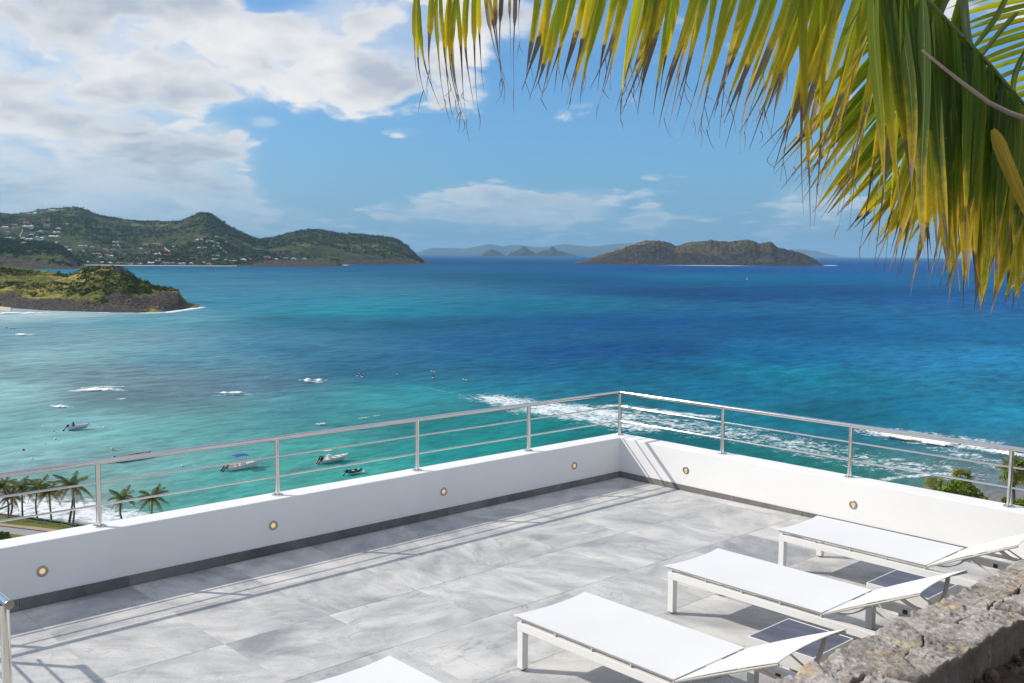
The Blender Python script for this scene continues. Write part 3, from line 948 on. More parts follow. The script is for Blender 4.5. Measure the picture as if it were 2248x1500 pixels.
def water_nodes(n, foam_amount):
    """returns a water shader; foam_amount is a socket 0..1"""
    p = n.pos
    body = n.attr('body')  # water colour; on the sea it holds the painted sun glitter too
    # chop drawn out across the wind; the sea gets longer and heavier away from the sheltered shore
    st = n.attr('seastate', 'Fac')
    rot = (0, 0, 0.95)
    layers = []
    for (sc, c0, wd) in ((0.55, 0.0, 0.30), (0.20, 0.30, 0.30), (0.075, 0.60, 0.30), (0.026, 1.0, 0.42)):
        wgt = n.m('MAXIMUM', n.sub(1.0, n.mul(n.m('ABSOLUTE', n.sub(st, c0)), 1.0 / wd)), 0.0)
        layers.append((n.noise(n.mapv(p, rot=rot, scale=(1.0, 0.42, 1.0)), sc, 5, 0.66, 0.35), wgt, sc))
    rip = None
    hgt = None
    for (h, wgt, sc) in layers:
        a_ = n.mul(n.sub(h, 0.5), wgt)
        rip = a_ if rip is None else n.add(rip, a_)
        hh = n.mul(a_, 0.40 / sc)
        hgt = hh if hgt is None else n.add(hgt, hh)
    sw_ = n.noise(n.mapv(p, rot=(0, 0, 0.75), scale=(1.0, 0.16, 1.0)), 0.012, 6, 0.6, 0.3)
    nm = n.bump(hgt, 0.8, 1.0)
    h1 = layers[0][0]
    # light and dark of the small wave faces, painted into the water colour
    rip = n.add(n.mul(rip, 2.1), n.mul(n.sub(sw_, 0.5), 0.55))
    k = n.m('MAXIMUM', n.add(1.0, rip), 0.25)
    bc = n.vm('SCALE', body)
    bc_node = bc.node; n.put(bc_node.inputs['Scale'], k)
    # foam pattern: lacy cells
    wv = n.vm('ADD', p, n.vm('SCALE', n.noise(p, 0.5, 3, 0.6, out='Color')))
    lace = n.voro(n.mapv(wv, scale=(1, 1, 1)), 0.62, 'DISTANCE_TO_EDGE')
    lace2 = n.voro(n.mapv(wv, loc=(3, 1, 0)), 0.25, 'DISTANCE_TO_EDGE')
    fn = n.noise(p, 0.35, 6, 0.7)
    fn2 = n.noise(n.mapv(p, rot=(0, 0, 0.95), scale=(1, 0.4, 1)), 1.6, 4, 0.7)
    edge = n.add(n.mul(n.sub(0.32, lace), 0.75), n.mul(n.sub(0.5, n.mul(lace2, 0.6)), 0.25))
    val = n.add(n.add(n.mul(foam_amount, 1.0), n.mul(n.sub(fn, 0.5), 1.5)), n.add(n.mul(edge, 0.85), n.mul(n.sub(fn2, 0.5), 1.1)))
    fm = n.mul(n.ss(val, 0.62, 1.15), 0.93)
    fm = n.mul(fm, n.ss(foam_amount, 0.02, 0.2))
    fres = n.node('ShaderNodeFresnel', {'IOR': 1.33, 'Normal': nm}).outputs[0]
    fac = n.m('MINIMUM', n.mul(fres, 0.4), 0.05)
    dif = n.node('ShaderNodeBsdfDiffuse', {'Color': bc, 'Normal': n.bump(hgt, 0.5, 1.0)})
    glo = n.node('ShaderNodeBsdfGlossy', {'Color': (1, 1, 1, 1), 'Roughness': 0.22, 'Normal': nm})
    wat = n.node('ShaderNodeMixShader', {0: fac, 1: dif.outputs[0], 2: glo.outputs[0]})
    fd = n.node('ShaderNodeBsdfDiffuse', {'Color': (0.82, 0.85, 0.86, 1), 'Normal': n.bump(fn, 0.5, 0.6)})
    return n.node('ShaderNodeMixShader', {0: fm, 1: wat.outputs[0], 2: fd.outputs[0]}).outputs[0]


M_SEA, n_ = new_mat('sea_water')
finish(n_, water_nodes(n_, n_.attr('foam', 'Fac')))
build_sea()

# breaking waves: each a low ridge of water with a white crest
M_WAVE, n_ = new_mat('breaking_wave_foam')
fp_ = n_.pos
fa_ = n_.attr('foam', 'Fac')
fv_ = n_.add(fa_, n_.add(n_.mul(n_.sub(n_.noise(fp_, 0.45, 6, 0.72), 0.5), 1.2), n_.mul(n_.sub(n_.noise(fp_, 2.0, 4, 0.7), 0.5), 0.9)))
fd_ = n_.node('ShaderNodeBsdfDiffuse', {'Color': (0.84, 0.87, 0.88, 1), 'Normal': n_.bump(n_.noise(fp_, 1.2, 5, 0.7), 0.6, 0.5)})
ft_ = n_.node('ShaderNodeBsdfTransparent')
finish(n_, n_.node('ShaderNodeMixShader', {0: n_.ss(fv_, 0.34, 0.72), 1: ft_.outputs[0], 2: fd_.outputs[0]}).outputs[0])


def breaking_wave(label, p, q, width, height, body, crest=0.4, bend=0.0, group='breaking waves in the bay', cover=1.0):
    A, B = sea_pt(*p), sea_pt(*q)
    mid = (A + B) / 2
    d = B - A; L = np.linalg.norm(d); d /= L
    nrm = np.array([-d[1], d[0], 0])
    if nrm @ (CAM - mid) < 0:
        nrm = -nrm                       # towards the shore
    nu, nv = 90, 24
    u, v = np.meshgrid(np.linspace(-1, 1, nu), np.linspace(-1, 1, nv))
    env = np.clip(1 - np.abs(u) ** 2.5, 0, 1) * (0.8 + 0.35 * vnoise(u * 5, 0 * u, 0, int(p[0])))
    prof = np.exp(-((v - 0.25) / 0.42) ** 2) * (1 - v ** 8)
    z = 0.6 * height * env * prof * (1 + 0.25 * fbm(u * 9, v * 3, 0, 3, int(p[1])))
    off = bend * (1 - u ** 2) + 0.12 * width * fbm(u * 4, 0 * u, 3, 3, int(q[0]))
    edge = np.clip(1 - np.maximum(np.abs(u) ** 6, np.abs(v) ** 6), 0, 1)
    foam = cover * env * np.clip(1.3 - np.abs(v - crest) * 1.15 + 0.5 * fbm(u * 12, v * 4, 1, 3, 5), 0, 1.2)
    foam = foam * (v > -0.95) * edge
    X = mid[0] + d[0] * u * L / 2 + nrm[0] * (v * width + off)
    Y = mid[1] + d[1] * u * L / 2 + nrm[1] * (v * width + off)
    Zv = ZSEA + 0.42 + z * edge
    V = np.stack([X - mid[0], Y - mid[1], Zv - ZSEA], -1).reshape(-1, 3)
    bcol = water_body(700, 0, body)
    o = np_mesh('breaking_wave', V, grid_faces(nu, nv), M_WAVE, colors={'body': np.repeat([bcol], V.shape[0], 0)}, floats={'foam': foam.ravel()})
    o.location = (mid[0], mid[1], ZSEA)
    tag(o, label, 'wave', group)
    return o


breaking_wave('longest white breaking wave over the grey reef at the left of the bay', (160, 857), (272, 857), 4.5, 0.9, (112, 132, 148), .35)
breaking_wave('short white wave crest just above the covered grey skiff', (110, 894), (157, 896), 2.6, 0.7, (105, 140, 150), .4)
breaking_wave('thin flat white wave in the middle of the reef', (468, 865), (550, 864), 2.6, 0.6, (88, 120, 136), .3)
breaking_wave('small steep wave peeling white next to the sitting surfers', (640, 838), (730, 838), 4.0, 1.3, (70, 110, 130), .3, cover=0.8)
breaking_wave('tiny white wave off the end of the left beach', (44, 735), (64, 737), 4.5, 0.9, (130, 175, 188), .4)
breaking_wave('white breaking wave with a green face seen between the right-hand rails', (1915, 948), (2160, 990), 5.5, 1.3, (45, 125, 130), .45)
breaking_wave('small white breaker at the right edge above the fan palm', (2185, 994), (2262, 1006), 3.0, 1.0, (60, 140, 140), .45)
breaking_wave('long white wave running in on the beach left of the headland', (-70, 690), (98, 687), 9, 1.0, (150, 190, 195), .4)

# ------------------------------------------------------------------ land materials
def mat_scrub(name, dark, mid, grass, rock, sc=1.0, rock_amt=0.5, shadowy=None):
    """hillside: tight scrub, open grass and bare rock by slope and place"""
    m, n = new_mat(name)
    p = n.pos
    big = n.noise(p, 0.0032 / sc, 5, 0.6)
    med = n.noise(p, 0.018 / sc, 4, 0.62)
    tuft = n.voro(p, 0.16 / sc)
    tuft2 = n.noise(p, 0.11 / sc, 3, 0.7)
    geo = n.n.new('ShaderNodeNewGeometry')
    nz = n.node('ShaderNodeSeparateXYZ', {0: geo.outputs['Normal']}).outputs[2]
    t = n.add(n.mul(med, 0.5), n.add(n.mul(tuft, 0.35), n.mul(tuft2, 0.4)))
    c = n.mix(n.ss(t, 0.40, 0.78), C4(dark), C4(mid))
    gm = n.ss(n.add(big, n.mul(n.sub(med, 0.5), 0.7)), 0.52, 0.63)
    gm = n.mul(gm, n.attr('grass', 'Fac'))
    c = n.mix(gm, c, n.mix(n.ss(tuft2, 0.35, 0.6), C4([x * 0.75 for x in grass]), C4(grass)))
    rf = n.m('MAXIMUM', n.attr('rock', 'Fac'), n.mul(n.mul(n.ss(nz, 0.62, 0.4), rock_amt), n.ss(n.noise(p, 0.012 / sc, 5, 0.65), 0.44, 0.56)))
    rk = n.mix(n.ss(n.noise(n.mapv(p, scale=(1, 1, 0.35)), 0.12 / sc, 5, 0.7), 0.3, 0.7), C4([x * 0.45 for x in rock]), C4([x * 1.35 for x in rock]))
    rf = n.ss(n.add(rf, n.mul(n.sub(n.noise(p, 0.05 / sc, 4, 0.65), 0.5), 0.8)), 0.4, 0.6)
    c = n.mix(rf, c, rk)
    h = n.add(n.mul(tuft2, 1.0), n.mul(n.voro(p, 0.11 / sc), -0.8))
    finish(n, principled(n, c, 0.95, n.bump(h, 0.9, 4.0 * sc), spec=0.1))
    return m


M_RANGE = mat_scrub('far_scrub_hill', (0.012, 0.021, 0.007), (0.070, 0.085, 0.024), (0.20, 0.18, 0.055), (0.07, 0.058, 0.045), 1.6, 0.5)
M_ISLE = mat_scrub('dry_island_ground', (0.030, 0.026, 0.014), (0.10, 0.078, 0.04), (0.27, 0.21, 0.10), (0.05, 0.04, 0.034), 2.2, 0.8)
M_HEAD = mat_scrub('near_headland_ground', (0.05, 0.065, 0.016), (0.17, 0.165, 0.035), (0.34, 0.285, 0.075), (0.075, 0.063, 0.057), 0.28, 0.6)
M_ROCKISLE = mat_scrub('rocky_islet_ground', (0.016, 0.020, 0.022), (0.035, 0.04, 0.04), (0.06, 0.06, 0.05), (0.03, 0.03, 0.034), 2.2, 0.8)
M_FAR = simple_mat('far_mountain_ground', (0.05, 0.06, 0.04), 0.95, vary=0.3, scale=0.002)


def terrain(name, ridge, shore, d_ridge, mat, nv=70, nu=400, bump_amp=0.10, shape=0.85, back=0.35, rock_h=0.10, grass=1.0, seed=1, jag=0.8, rough_scale=140.0, shore_d=None,
            rock_zone=None, crown=None):
    """land between a shore line and a ridge line given in the photograph; the shore lies on the water, the ridge at the stated distance"""
    rx = np.array([p[0] for p in ridge], float); ry = np.array([p[1] for p in ridge], float)
    sx = np.array([p[0] for p in shore], float); sy = np.array([p[1] for p in shore], float)
    px = np.linspace(rx[0], rx[-1], nu)
    yr = np.interp(px, rx, ry); ys = np.interp(px, sx, sy)
    yr = yr + jag * fbm(px / 6.0, 0 * px, 0, 4, seed) * 1.0
    Ps = np.array([sea_pt(a, b) for a, b in zip(px, ys)]) if shore_d is None else np.array([at(a, b, shore_d) for a, b in zip(px, ys)])
    if callable(d_ridge):
        Dr = np.array([d_ridge(a) for a in px])
    else:
        Dr = np.full(nu, float(d_ridge))
    ds = (Ps - CAM) @ F_
    Dr = np.maximum(Dr, ds * 1.02)
    Pr = np.array([at(a, b, c) for a, b, c in zip(px, yr, Dr)])
    Pr[:, 2] = np.maximum(Pr[:, 2], ZSEA + 0.5)
    t = np.r_[np.linspace(-0.04, 1, nv), 1 + back * np.linspace(0.06, 1, 14)]
    T = t[:, None]
    base = Ps[None] * (1 - T)[..., None] + Pr[None] * T[..., None]
    H = (Pr[:, 2] - ZSEA)[None]
    cliff = rock_h
    s_up = np.where(T < cliff, (T / cliff) * cliff * 1.9, 0)
    f = np.where(T < 0, T * 3, np.where(T < cliff, T * 1.9, cliff * 1.9 + (1 - cliff * 1.9) * np.clip((T - cliff) / (1 - cliff), 0, 1) ** shape))
    down = np.clip((T - 1) / back, 0, 1)
    f = np.where(T > 1, 1 - down ** 1.4 * 1.05, f)
    X, Y = base[..., 0], base[..., 1]
    win = np.clip(T * (1 - T) * 4, 0, 1) + 0 * X
    gul = ridged(X / rough_scale, Y / rough_scale, 0, 5, seed + 3)
    Z = ZSEA + H * f + H * bump_amp * gul * win
    fine = fbm(X / (rough_scale * 0.12), Y / (rough_scale * 0.12), 0, 4, seed + 8)
    Z = Z + H * 0.035 * fine * np.clip(T * 6, 0, 1) * np.clip((1.0 - T) * 12, 0.15, 1)
    # rock where it is steep by the water, ragged upper limit
    rk = np.clip(1.2 - T / np.maximum(rock_h * (1 + 1.4 * fbm(X / rough_scale, Y / rough_scale, 5, 3, seed)), 1e-3), 0, 1)
    if rock_zone is not None:
        for (a, b, c, d, st) in rock_zone:
            g = np.exp(-((px[None] - a) / c) ** 2 - ((T - b) / d) ** 2) * st
            rk = np.maximum(rk, g + 0 * rk)
    gr = np.full(X.shape, grass)
    if crown is not None:
        gr = gr * np.clip((T - crown[0]) / crown[1], 0.0, 1.0)
    # push the rock faces in and out
    V = np.stack([X, Y, Z], -1)
    jit = ridged(X / (rough_scale * 0.09), Y / (rough_scale * 0.09), Z / (rough_scale * 0.05), 4, seed + 12)
    V[..., 2] += np.clip(rk, 0, 1) * jit * H * 0.045 * np.clip(T * 8, 0, 1)
    nvv = len(t)
    o = np_mesh(name, V.reshape(-1, 3), grid_faces(nu, nvv), mat, floats={'rock': np.clip(rk, 0, 1).ravel(), 'grass': gr.ravel()}, kind='structure')
    tri = np.asarray([v for v in V.reshape(-1, 3)])
    return o, tri, grid_faces(nu, nvv)


LAND = []
# far mountains across the channel
for rg, D, sd_ in (([(905, 558), (925, 551), (945, 545), (985, 544), (1020, 546), (1045, 541), (1075, 536), (1100, 541), (1130, 537), (1165, 541), (1190, 543), (1215, 539), (1240, 536), (1270, 539), (1300, 541), (1340, 537), (1385, 534), (1420, 536), (1480, 545), (1540, 560)], 26000, 2),
                   ([(1690, 562), (1712, 554), (1735, 547), (1765, 548), (1795, 552), (1820, 558), (1845, 563)], 27500, 5)):
    sh = [(x, horizon_y(x) + 3.6) for x in np.linspace(rg[0][0], rg[-1][0], 20)]
    terrain('mountains', rg, sh, D, M_FAR, nv=16, nu=220, bump_amp=0.2, rock_h=0.02, seed=sd_, jag=1.2, rough_scale=1800)
# three rocky islets
for rg, sd_ in (([(1052, 563), (1060, 557), (1068, 551), (1080, 548), (1092, 551), (1104, 558), (1112, 563)], 3),
                ([(1108, 563), (1120, 556), (1132, 550), (1142, 546), (1148, 540), (1154, 541), (1160, 548), (1172, 554), (1186, 563)], 6),
                ([(1166, 563), (1180, 554), (1194, 549), (1204, 550), (1211, 542), (1217, 543), (1224, 550), (1240, 554), (1256, 559), (1278, 565)], 9)):
    sh = [(rg[0][0], rg[0][1]), (rg[-1][0], rg[-1][1] + 0.2)]
    sh = [(x, horizon_y(x) + 6.6) for x in np.linspace(rg[0][0], rg[-1][0], 8)]
    terrain('islet', rg, sh, 14800, M_ROCKISLE, nv=30, nu=140, bump_amp=0.2, rock_h=0.12, seed=sd_, jag=2.2, rough_scale=400)
# the long dry island
ISLE_R = [(1262, 579), (1275, 574), (1290, 570), (1310, 563), (1325, 558), (1345, 551), (1360, 545), (1380, 539), (1400, 533), (1418, 529), (1432, 528), (1455, 530), (1470, 534), (1484, 540), (1494, 538),
          (1505, 534), (1520, 531), (1540, 530), (1560, 527), (1580, 530), (1600, 531), (1620, 528), (1640, 527), (1655, 530), (1668, 535), (1680, 532), (1692, 531), (1699, 536), (1704, 542), (1720, 546), (1740, 551), (1760, 556),
          (1778, 563), (1790, 570), (1800, 577), (1808, 584)]
LAND.append(terrain('dry_island', ISLE_R, [(1262, 579), (1300, 580), (1400, 581.5), (1600, 583), (1808, 584.5)], 4750, M_ISLE, nv=110, nu=520, bump_amp=0.14, rock_h=0.34, seed=4, jag=1.7, rough_scale=110, shape=0.8, back=0.5,
                    rock_zone=[(1750, .45, 70, .5, .8), (1350, .3, 90, .3, .5)], crown=(0.45, 0.3)))
# the range behind the bay, its cone and the end headland
RNG_R = [(-160, 470), (-60, 462), (0, 467), (30, 470), (55, 467), (90, 460), (110, 457), (150, 456), (172, 455), (190, 461), (212, 471), (235, 476), (262, 480), (290, 483), (315, 485), (340, 484), (360, 486), (395, 486), (420, 500), (470, 530), (520, 560)]
LAND.append(terrain('hills', RNG_R, [(-160, 580), (520, 584)], lambda x: 4700, M_RANGE, nv=130, nu=620, bump_amp=0.17, rock_h=0.015, seed=11, jag=1.1, rough_scale=330, shape=1.0, rock_zone=[(250, .8, 60, .12, .5), (320, .75, 40, .14, .6)], crown=(0.62, 0.2)))
CONE_R = [(300, 540), (330, 514), (352, 500), (375, 492), (398, 486), (412, 479), (425, 473), (437, 468), (448, 466), (462, 469), (472, 476), (482, 482), (500, 494), (520, 506), (540, 515), (560, 523), (585, 531), (610, 542), (640, 556), (680, 572), (710, 583)]
LAND.append(terrain('hills', CONE_R, [(300, 582.5), (560, 584), (710, 585)], lambda x: 4150, M_RANGE, nv=120, nu=460, bump_amp=0.14, rock_h=0.015, seed=17, jag=0.9, rough_scale=280, shape=1.0, rock_zone=[(408, .8, 16, .14, .7), (520, .45, 24, .2, .65), (560, .3, 25, .16, .55)], grass=0.5))
END_R = [(530, 545), (560, 528), (585, 523), (605, 521), (630, 513), (655, 508), (680, 504), (702, 504), (725, 508), (748, 514), (775, 514), (800, 515), (815, 518), (832, 518), (850, 521), (866, 523), (880, 530), (895, 541), (908, 555), (920, 566), (930, 575), (936, 581)]
LAND.append(terrain('hills', END_R, [(530, 582), (936, 581.3)], lambda x: 4620, M_RANGE, nv=120, nu=480, bump_amp=0.13, rock_h=0.13, seed=23, jag=0.9, rough_scale=260, shape=0.9, back=0.5, rock_zone=[(895, .55, 22, .5, .7), (780, .95, 50, .1, .5), (640, .75, 30, .12, .4)], grass=0.7))
LAND.append(terrain('rocky_point', [(545, 583), (562, 574), (590, 570), (620, 570), (660, 571), (700, 570), (725, 570), (738, 573), (746, 579), (752, 586)], [(545, 586), (752, 587)], 3320, M_RANGE, nv=40, nu=240, bump_amp=0.2, rock_h=0.55, seed=29, jag=1.2, rough_scale=60))
# darker low point on the left, nearer
LOW_R = [(-160, 500), (-40, 508), (0, 520), (40, 526), (80, 529), (110, 533), (134, 539), (150, 553), (165, 568), (176, 580), (188, 590.5)]
LAND.append(terrain('low_point', LOW_R, [(-160, 589), (188, 591.5)], lambda x: 3100, M_RANGE, nv=110, nu=330, bump_amp=0.06, rock_h=0.16, seed=31, jag=1.0, rough_scale=200, shape=0.75, rock_zone=[(160, .4, 18, .4, .8)], grass=0.2))
# near headland with the small pavilion
HEAD_R = [(-160, 560), (-60, 570), (0, 583), (40, 587), (80, 593), (120, 598), (150, 605), (165, 601), (178, 594), (190, 589), (210, 586), (235, 585), (262, 589), (283, 599), (300, 612), (320, 620), (345, 629), (365, 632), (380, 634), (392, 637), (396, 646), (402, 653), (412, 664), (424, 670), (436, 675)]
HEAD_S = [(-160, 672), (0, 674), (40, 678), (100, 682), (200, 685), (300, 687), (360, 685), (400, 680), (420, 676), (436, 675.5)]
LAND.append(terrain('headland', HEAD_R, HEAD_S, lambda x: np.interp(x, [-160, 100, 230, 330, 436], [960, 930, 850, 810, 775]), M_HEAD, nv=170, nu=560, bump_amp=0.10, rock_h=0.17, seed=37, jag=0.7, rough_scale=34, shape=0.9, back=0.5,
                    rock_zone=[(372, .35, 42, .5, 1.0), (280, .16, 70, .16, .9), (330, .25, 40, .2, .9), (275, .8, 30, .12, .5)]))
# ------------------------------------------------------------------ things on the far hills
_bv, _bf, _o = [], [], 0
for (ob, V_, F_q) in LAND:
    _bv.append(V_); _bf.append(F_q + _o); _o += len(V_)
LANDBVH = BVHTree.FromPolygons([tuple(v) for v in np.concatenate(_bv)], [tuple(int(i) for i in f) for f in np.concatenate(_bf)])


def on_land(x, y):
    d = Vector(ray(x, y)).normalized()
    hit = LANDBVH.ray_cast(Vector(CAM), d, 9000)
    return np.array(hit[0]) if hit[0] is not None else None


ROOFS = {k: simple_mat('roof_' + k, c, 0.8, vary=0.15, scale=0.3) for k, c in dict(
    red=(0.34, 0.085, 0.075), faded=(0.27, 0.135, 0.115), green=(0.25, 0.37, 0.28), pale=(0.46, 0.52, 0.46), white=(0.66, 0.66, 0.64), grey=(0.36, 0.39, 0.40), blue=(0.26, 0.36, 0.45), brown=(0.19, 0.15, 0.11)).items()}
M_HWALL = simple_mat('house_wall', (0.60, 0.57, 0.52), 0.85, vary=0.1, scale=0.2)
M_HWIN = simple_mat('house_opening', (0.05, 0.06, 0.07), 0.4)


def house(x, y, wpx, roof, label, cat='house', hpx=None, wall=True, group='houses across the bay'):
    P = on_land(x, y)
    if P is None:
        return
    D = (P - CAM) @ F_
    k = D / FPX
    W_ = wpx * k
    hh = (hpx or (2.6 if wpx < 9 else 3.6)) * k
    dp = max(W_ * 0.55, 6.0)
    t = thing('house', label, cat, (P[0], P[1], P[2] - 0.5), -math.atan2(FH[0], FH[1]) + random.uniform(-0.35, 0.35), group)
    parts = 1 if wpx < 13 else (2 if wpx < 19 else 3)
    seg = W_ / parts
    wm, rm, oms = MB(), MB(), []
    for i in range(parts):
        cx = -W_ / 2 + seg * (i + 0.5)
        h0 = hh * random.uniform(0.50, 0.66)
        yo = random.uniform(-0.2, 0.2) * dp
        hw, hd = seg * 0.46, dp * 0.46
        wm.box((cx - hw, yo - hd, -hh * 1.2), (cx + hw, yo + hd, h0))
        e = 1.16
        hr_ = hh * random.uniform(0.5, 0.75)
        rg = hw * 0.4
        rm.raw([(cx - hw * e, yo - hd * e, h0 + .02), (cx + hw * e, yo - hd * e, h0 + .02), (cx + hw * e, yo + hd * e, h0 + .02), (cx - hw * e, yo + hd * e, h0 + .02), (cx - rg, yo, h0 + hr_), (cx + rg, yo, h0 + hr_)],
               [(0, 1, 5, 4), (2, 3, 4, 5), (1, 2, 5), (3, 0, 4), (3, 2, 1, 0)])
        nwin = 1
        for j in range(nwin):
            wx = cx - hw + (j + 0.5) * 2 * hw / nwin
            om = MB(); oms.append(om)
            om.box((wx - hw * 0.28 / nwin * 1.6, yo - hd - 0.25, h0 * 0.12), (wx + hw * 0.28 / nwin * 1.6, yo - hd - 0.003, h0 * 0.82))
    wo = wm.build('wall', M_HWALL, t)
    rm.build('roof', ROOFS[roof], t)
    for om in oms:
        om.build('opening', M_HWIN, wo)


HOUSES = [
    (116, 464, 20, 'pale', 'long pale villa just under the left hilltop'), (92, 467, 6, 'red', 'small red roof on the slope left of the hilltop'), (77, 470, 9, 'white', 'white house on the left skyline dip'),
    (62, 470, 8, 'grey', 'grey villa by the lone skyline tree at far left'), (101, 485, 18, 'red', 'red roofed villa alone on the upper left slope'), (58, 490, 13, 'red', 'red roofed house with split roof above the pale driveway'),
    (30, 496, 20, 'faded', 'long faded red roof at far left, highest of its cluster'), (12, 501, 16, 'pale', 'long pale green roof at the left picture edge'), (35, 502, 15, 'red', 'red roofed house beside top of the pale driveway'),
    (2, 502, 8, 'red', 'red roof cut by the left edge of the picture'), (62, 499, 22, 'white', 'long white villa with colonnade at the top of the pale driveway'), (103, 495, 14, 'faded', 'low faded roof below the lone red villa'),
    (146, 493, 11, 'faded', 'faded brownish roof in scrub at mid slope'), (17, 511, 12, 'red', 'small red hipped roof left of the driveway bend'), (128, 504, 12, 'grey', 'grey hipped roof above the white verandah house'),
    (124, 512, 16, 'white', 'white house with dark verandah openings at the shadow edge'), (90, 510, 12, 'green', 'dull green roof in scrub right of the driveway'), (70, 517, 10, 'grey', 'small grey roof below the driveway'),
    (117, 521, 24, 'white', 'curved white terrace house on the shaded spur'), (81, 522, 8, 'white', 'white gable, left of a close pair on the spur'), (93, 524, 10, 'white', 'white gable, right of a close pair on the spur'),
    (18, 524, 30, 'green', 'very long light green roof at far left'), (65, 527, 15, 'white', 'broad white roofed house above the large pink roof'), (88, 528, 14, 'blue', 'blue grey roofed house right of the broad white one'),
    (51, 525, 10, 'pale', 'pale little roof right of the very long green one'), (50, 535, 22, 'faded', 'large pink roof low on the left spur'), (124, 534, 6, 'white', 'single white gable in dark scrub on the spur'),
    (145, 544, 12, 'faded', 'pinkish roof where the spur runs down to the village'), (152, 551, 12, 'white', 'white hipped roof with a small red one behind'), (182, 542, 20, 'blue', 'large blue white house at the left of the village'),
    (202, 545, 10, 'blue', 'small blue white annexe beside the large blue house'), (183, 552, 8, 'green', 'small green roof below the large blue house'), (177, 560, 8, 'faded', 'faded red roof near the end of the dark point'),
    (213, 559, 20, 'faded', 'long white village house with faded red roof'), (233, 562, 12, 'red', 'red roof right of the long white village house'), (245, 564, 10, 'white', 'white cube house low in the village'),
    (231, 549, 13, 'red', 'red hipped house standing over the village centre'), (248, 550, 15, 'red', 'red long roof beside the red hipped house'), (221, 567, 10, 'green', 'pale green roof behind the beach at left'),
    (254, 533, 14, 'grey', 'grey green roof, upper of a pair on the slope'), (255, 541, 16, 'green', 'light green roof, lower of a pair on the slope'), (320, 537, 14, 'red', 'red roof left of the long red terrace'), (344, 537, 22, 'red', 'long straight red roof on the middle slope'),
    (376, 544, 14, 'green', 'turquoise green roof right of the pale retaining wall'), (334, 554, 12, 'red', 'red hipped roof with white walls below the long red roof'), (320, 559, 10, 'red', 'small red roof left of the flat white one'),
    (346, 560, 13, 'white', 'flat white roof among red roofs'), (349, 556, 8, 'red', 'narrow red roof behind the flat white roof'), (364, 550, 8, 'red', 'small red roof, top of three stacked beside the pale wall'), (366, 555, 11, 'red', 'red roof, middle of three stacked beside the pale wall'),
    (367, 561, 15, 'red', 'red roof, lowest of three stacked beside the pale wall'), (310, 547, 8, 'pale', 'tiny pale roof in the trees over the village'), (436, 523, 10, 'red', 'red roof, left of the hilltop estate on the cone'), (448, 523, 13, 'red', 'red roof, middle of the hilltop estate on the cone'),
    (458, 522, 5, 'red', 'small red tower roof of the estate on the cone'), (438, 529, 18, 'pale', 'white terrace row below the red estate roofs'), (462, 532, 16, 'green', 'broad grey green roof below the estate'), (475, 522, 12, 'green', 'light green pavilion roofs right of the estate'),
    (427, 545, 6, 'green', 'round green roof, first of the row on the cone'), (437, 546, 9, 'pale', 'round pale roof, second of the row on the cone'), (449, 546, 10, 'green', 'green roof, last and widest of the row on the cone'),
    (474, 543, 18, 'grey', 'grey white house by the zigzag road'), (478, 536, 9, 'grey', 'small grey house above the zigzag road'), (497, 533, 5, 'white', 'little white tower at the top of the zigzag road'), (434, 564, 10, 'red', 'red roof alone at the foot of the cone'),
    (391, 571, 8, 'red', 'dark red roof over the middle of the beach'), (301, 569, 9, 'red', 'red roof behind the beach, left of centre'), (262, 568, 8, 'red', 'red roof of the beach village, left of a pair'), (272, 567, 8, 'red', 'red roof of the beach village, right of a pair'),
    (332, 579, 15, 'white', 'white grey roofed beach house with wide eaves'), (400, 580, 16, 'grey', 'blue grey beach house right of the brown thatch'), (420, 580, 9, 'grey', 'small grey beach house'), (447, 578, 10, 'green', 'green roofed beach house below the cone'),
    (459, 581, 12, 'red', 'low red roof at the end of the beach'), (263, 579, 14, 'faded', 'pale pink beach building'), (285, 580, 18, 'brown', 'long brown beach building'), (308, 580, 9, 'white', 'white cabin on the beach'), (297, 576, 9, 'faded', 'faded beach village roof'),
    (369, 579, 30, 'brown', 'wide brown thatched roof low on the beach'), (350, 571, 10, 'red', 'red roof one row back from the beach'), (347, 575, 13, 'grey', 'grey roofs one row back from the beach'), (474, 563, 16, 'green', 'faint green roof at the foot of the dark spur'), (472, 571, 14, 'green', 'green roof near the water under the dark spur'),
    (495, 573, 10, 'green', 'green roof by the shore below the dark spur'), (512, 575, 18, 'pale', 'pale green roofs by the shore below the dark spur'), (584, 566, 18, 'red', 'red roofed house on the neck above the rocky point'), (606, 570, 8, 'white', 'white house standing on the neck of land'), (628, 569, 12, 'green', 'green roof on the neck of land'),
    (645, 570, 12, 'blue', 'blue grey roof near the rocky point'), (668, 570, 10, 'grey', 'last grey roof before the rocky point'), (548, 571, 10, 'red', 'dark red roof between the beach and the neck'), (535, 572, 12, 'white', 'white gabled house between beach and neck'), (390, 484, 12, 'white', 'white hilltop villa on the skyline left of the cone'),
    (376, 484, 14, 'pale', 'pale skyline villas above the cliffs'), (225, 578, 10, 'white', 'white hut behind the sandy end of the beach'), (240, 579, 12, 'pale', 'pale awning behind the sandy beach'), (192, 576, 8, 'white', 'white hut at the left end of the beach'),
]
seen = set()
for hx, hy, hw_, hc, hl in HOUSES:
    house(hx, hy, hw_, hc, hl)

# pale retaining wall, roads on the slopes
M_ROAD = simple_mat('pale_concrete_road', (0.33, 0.31, 0.28), 0.9, vary=0.1, scale=0.1)


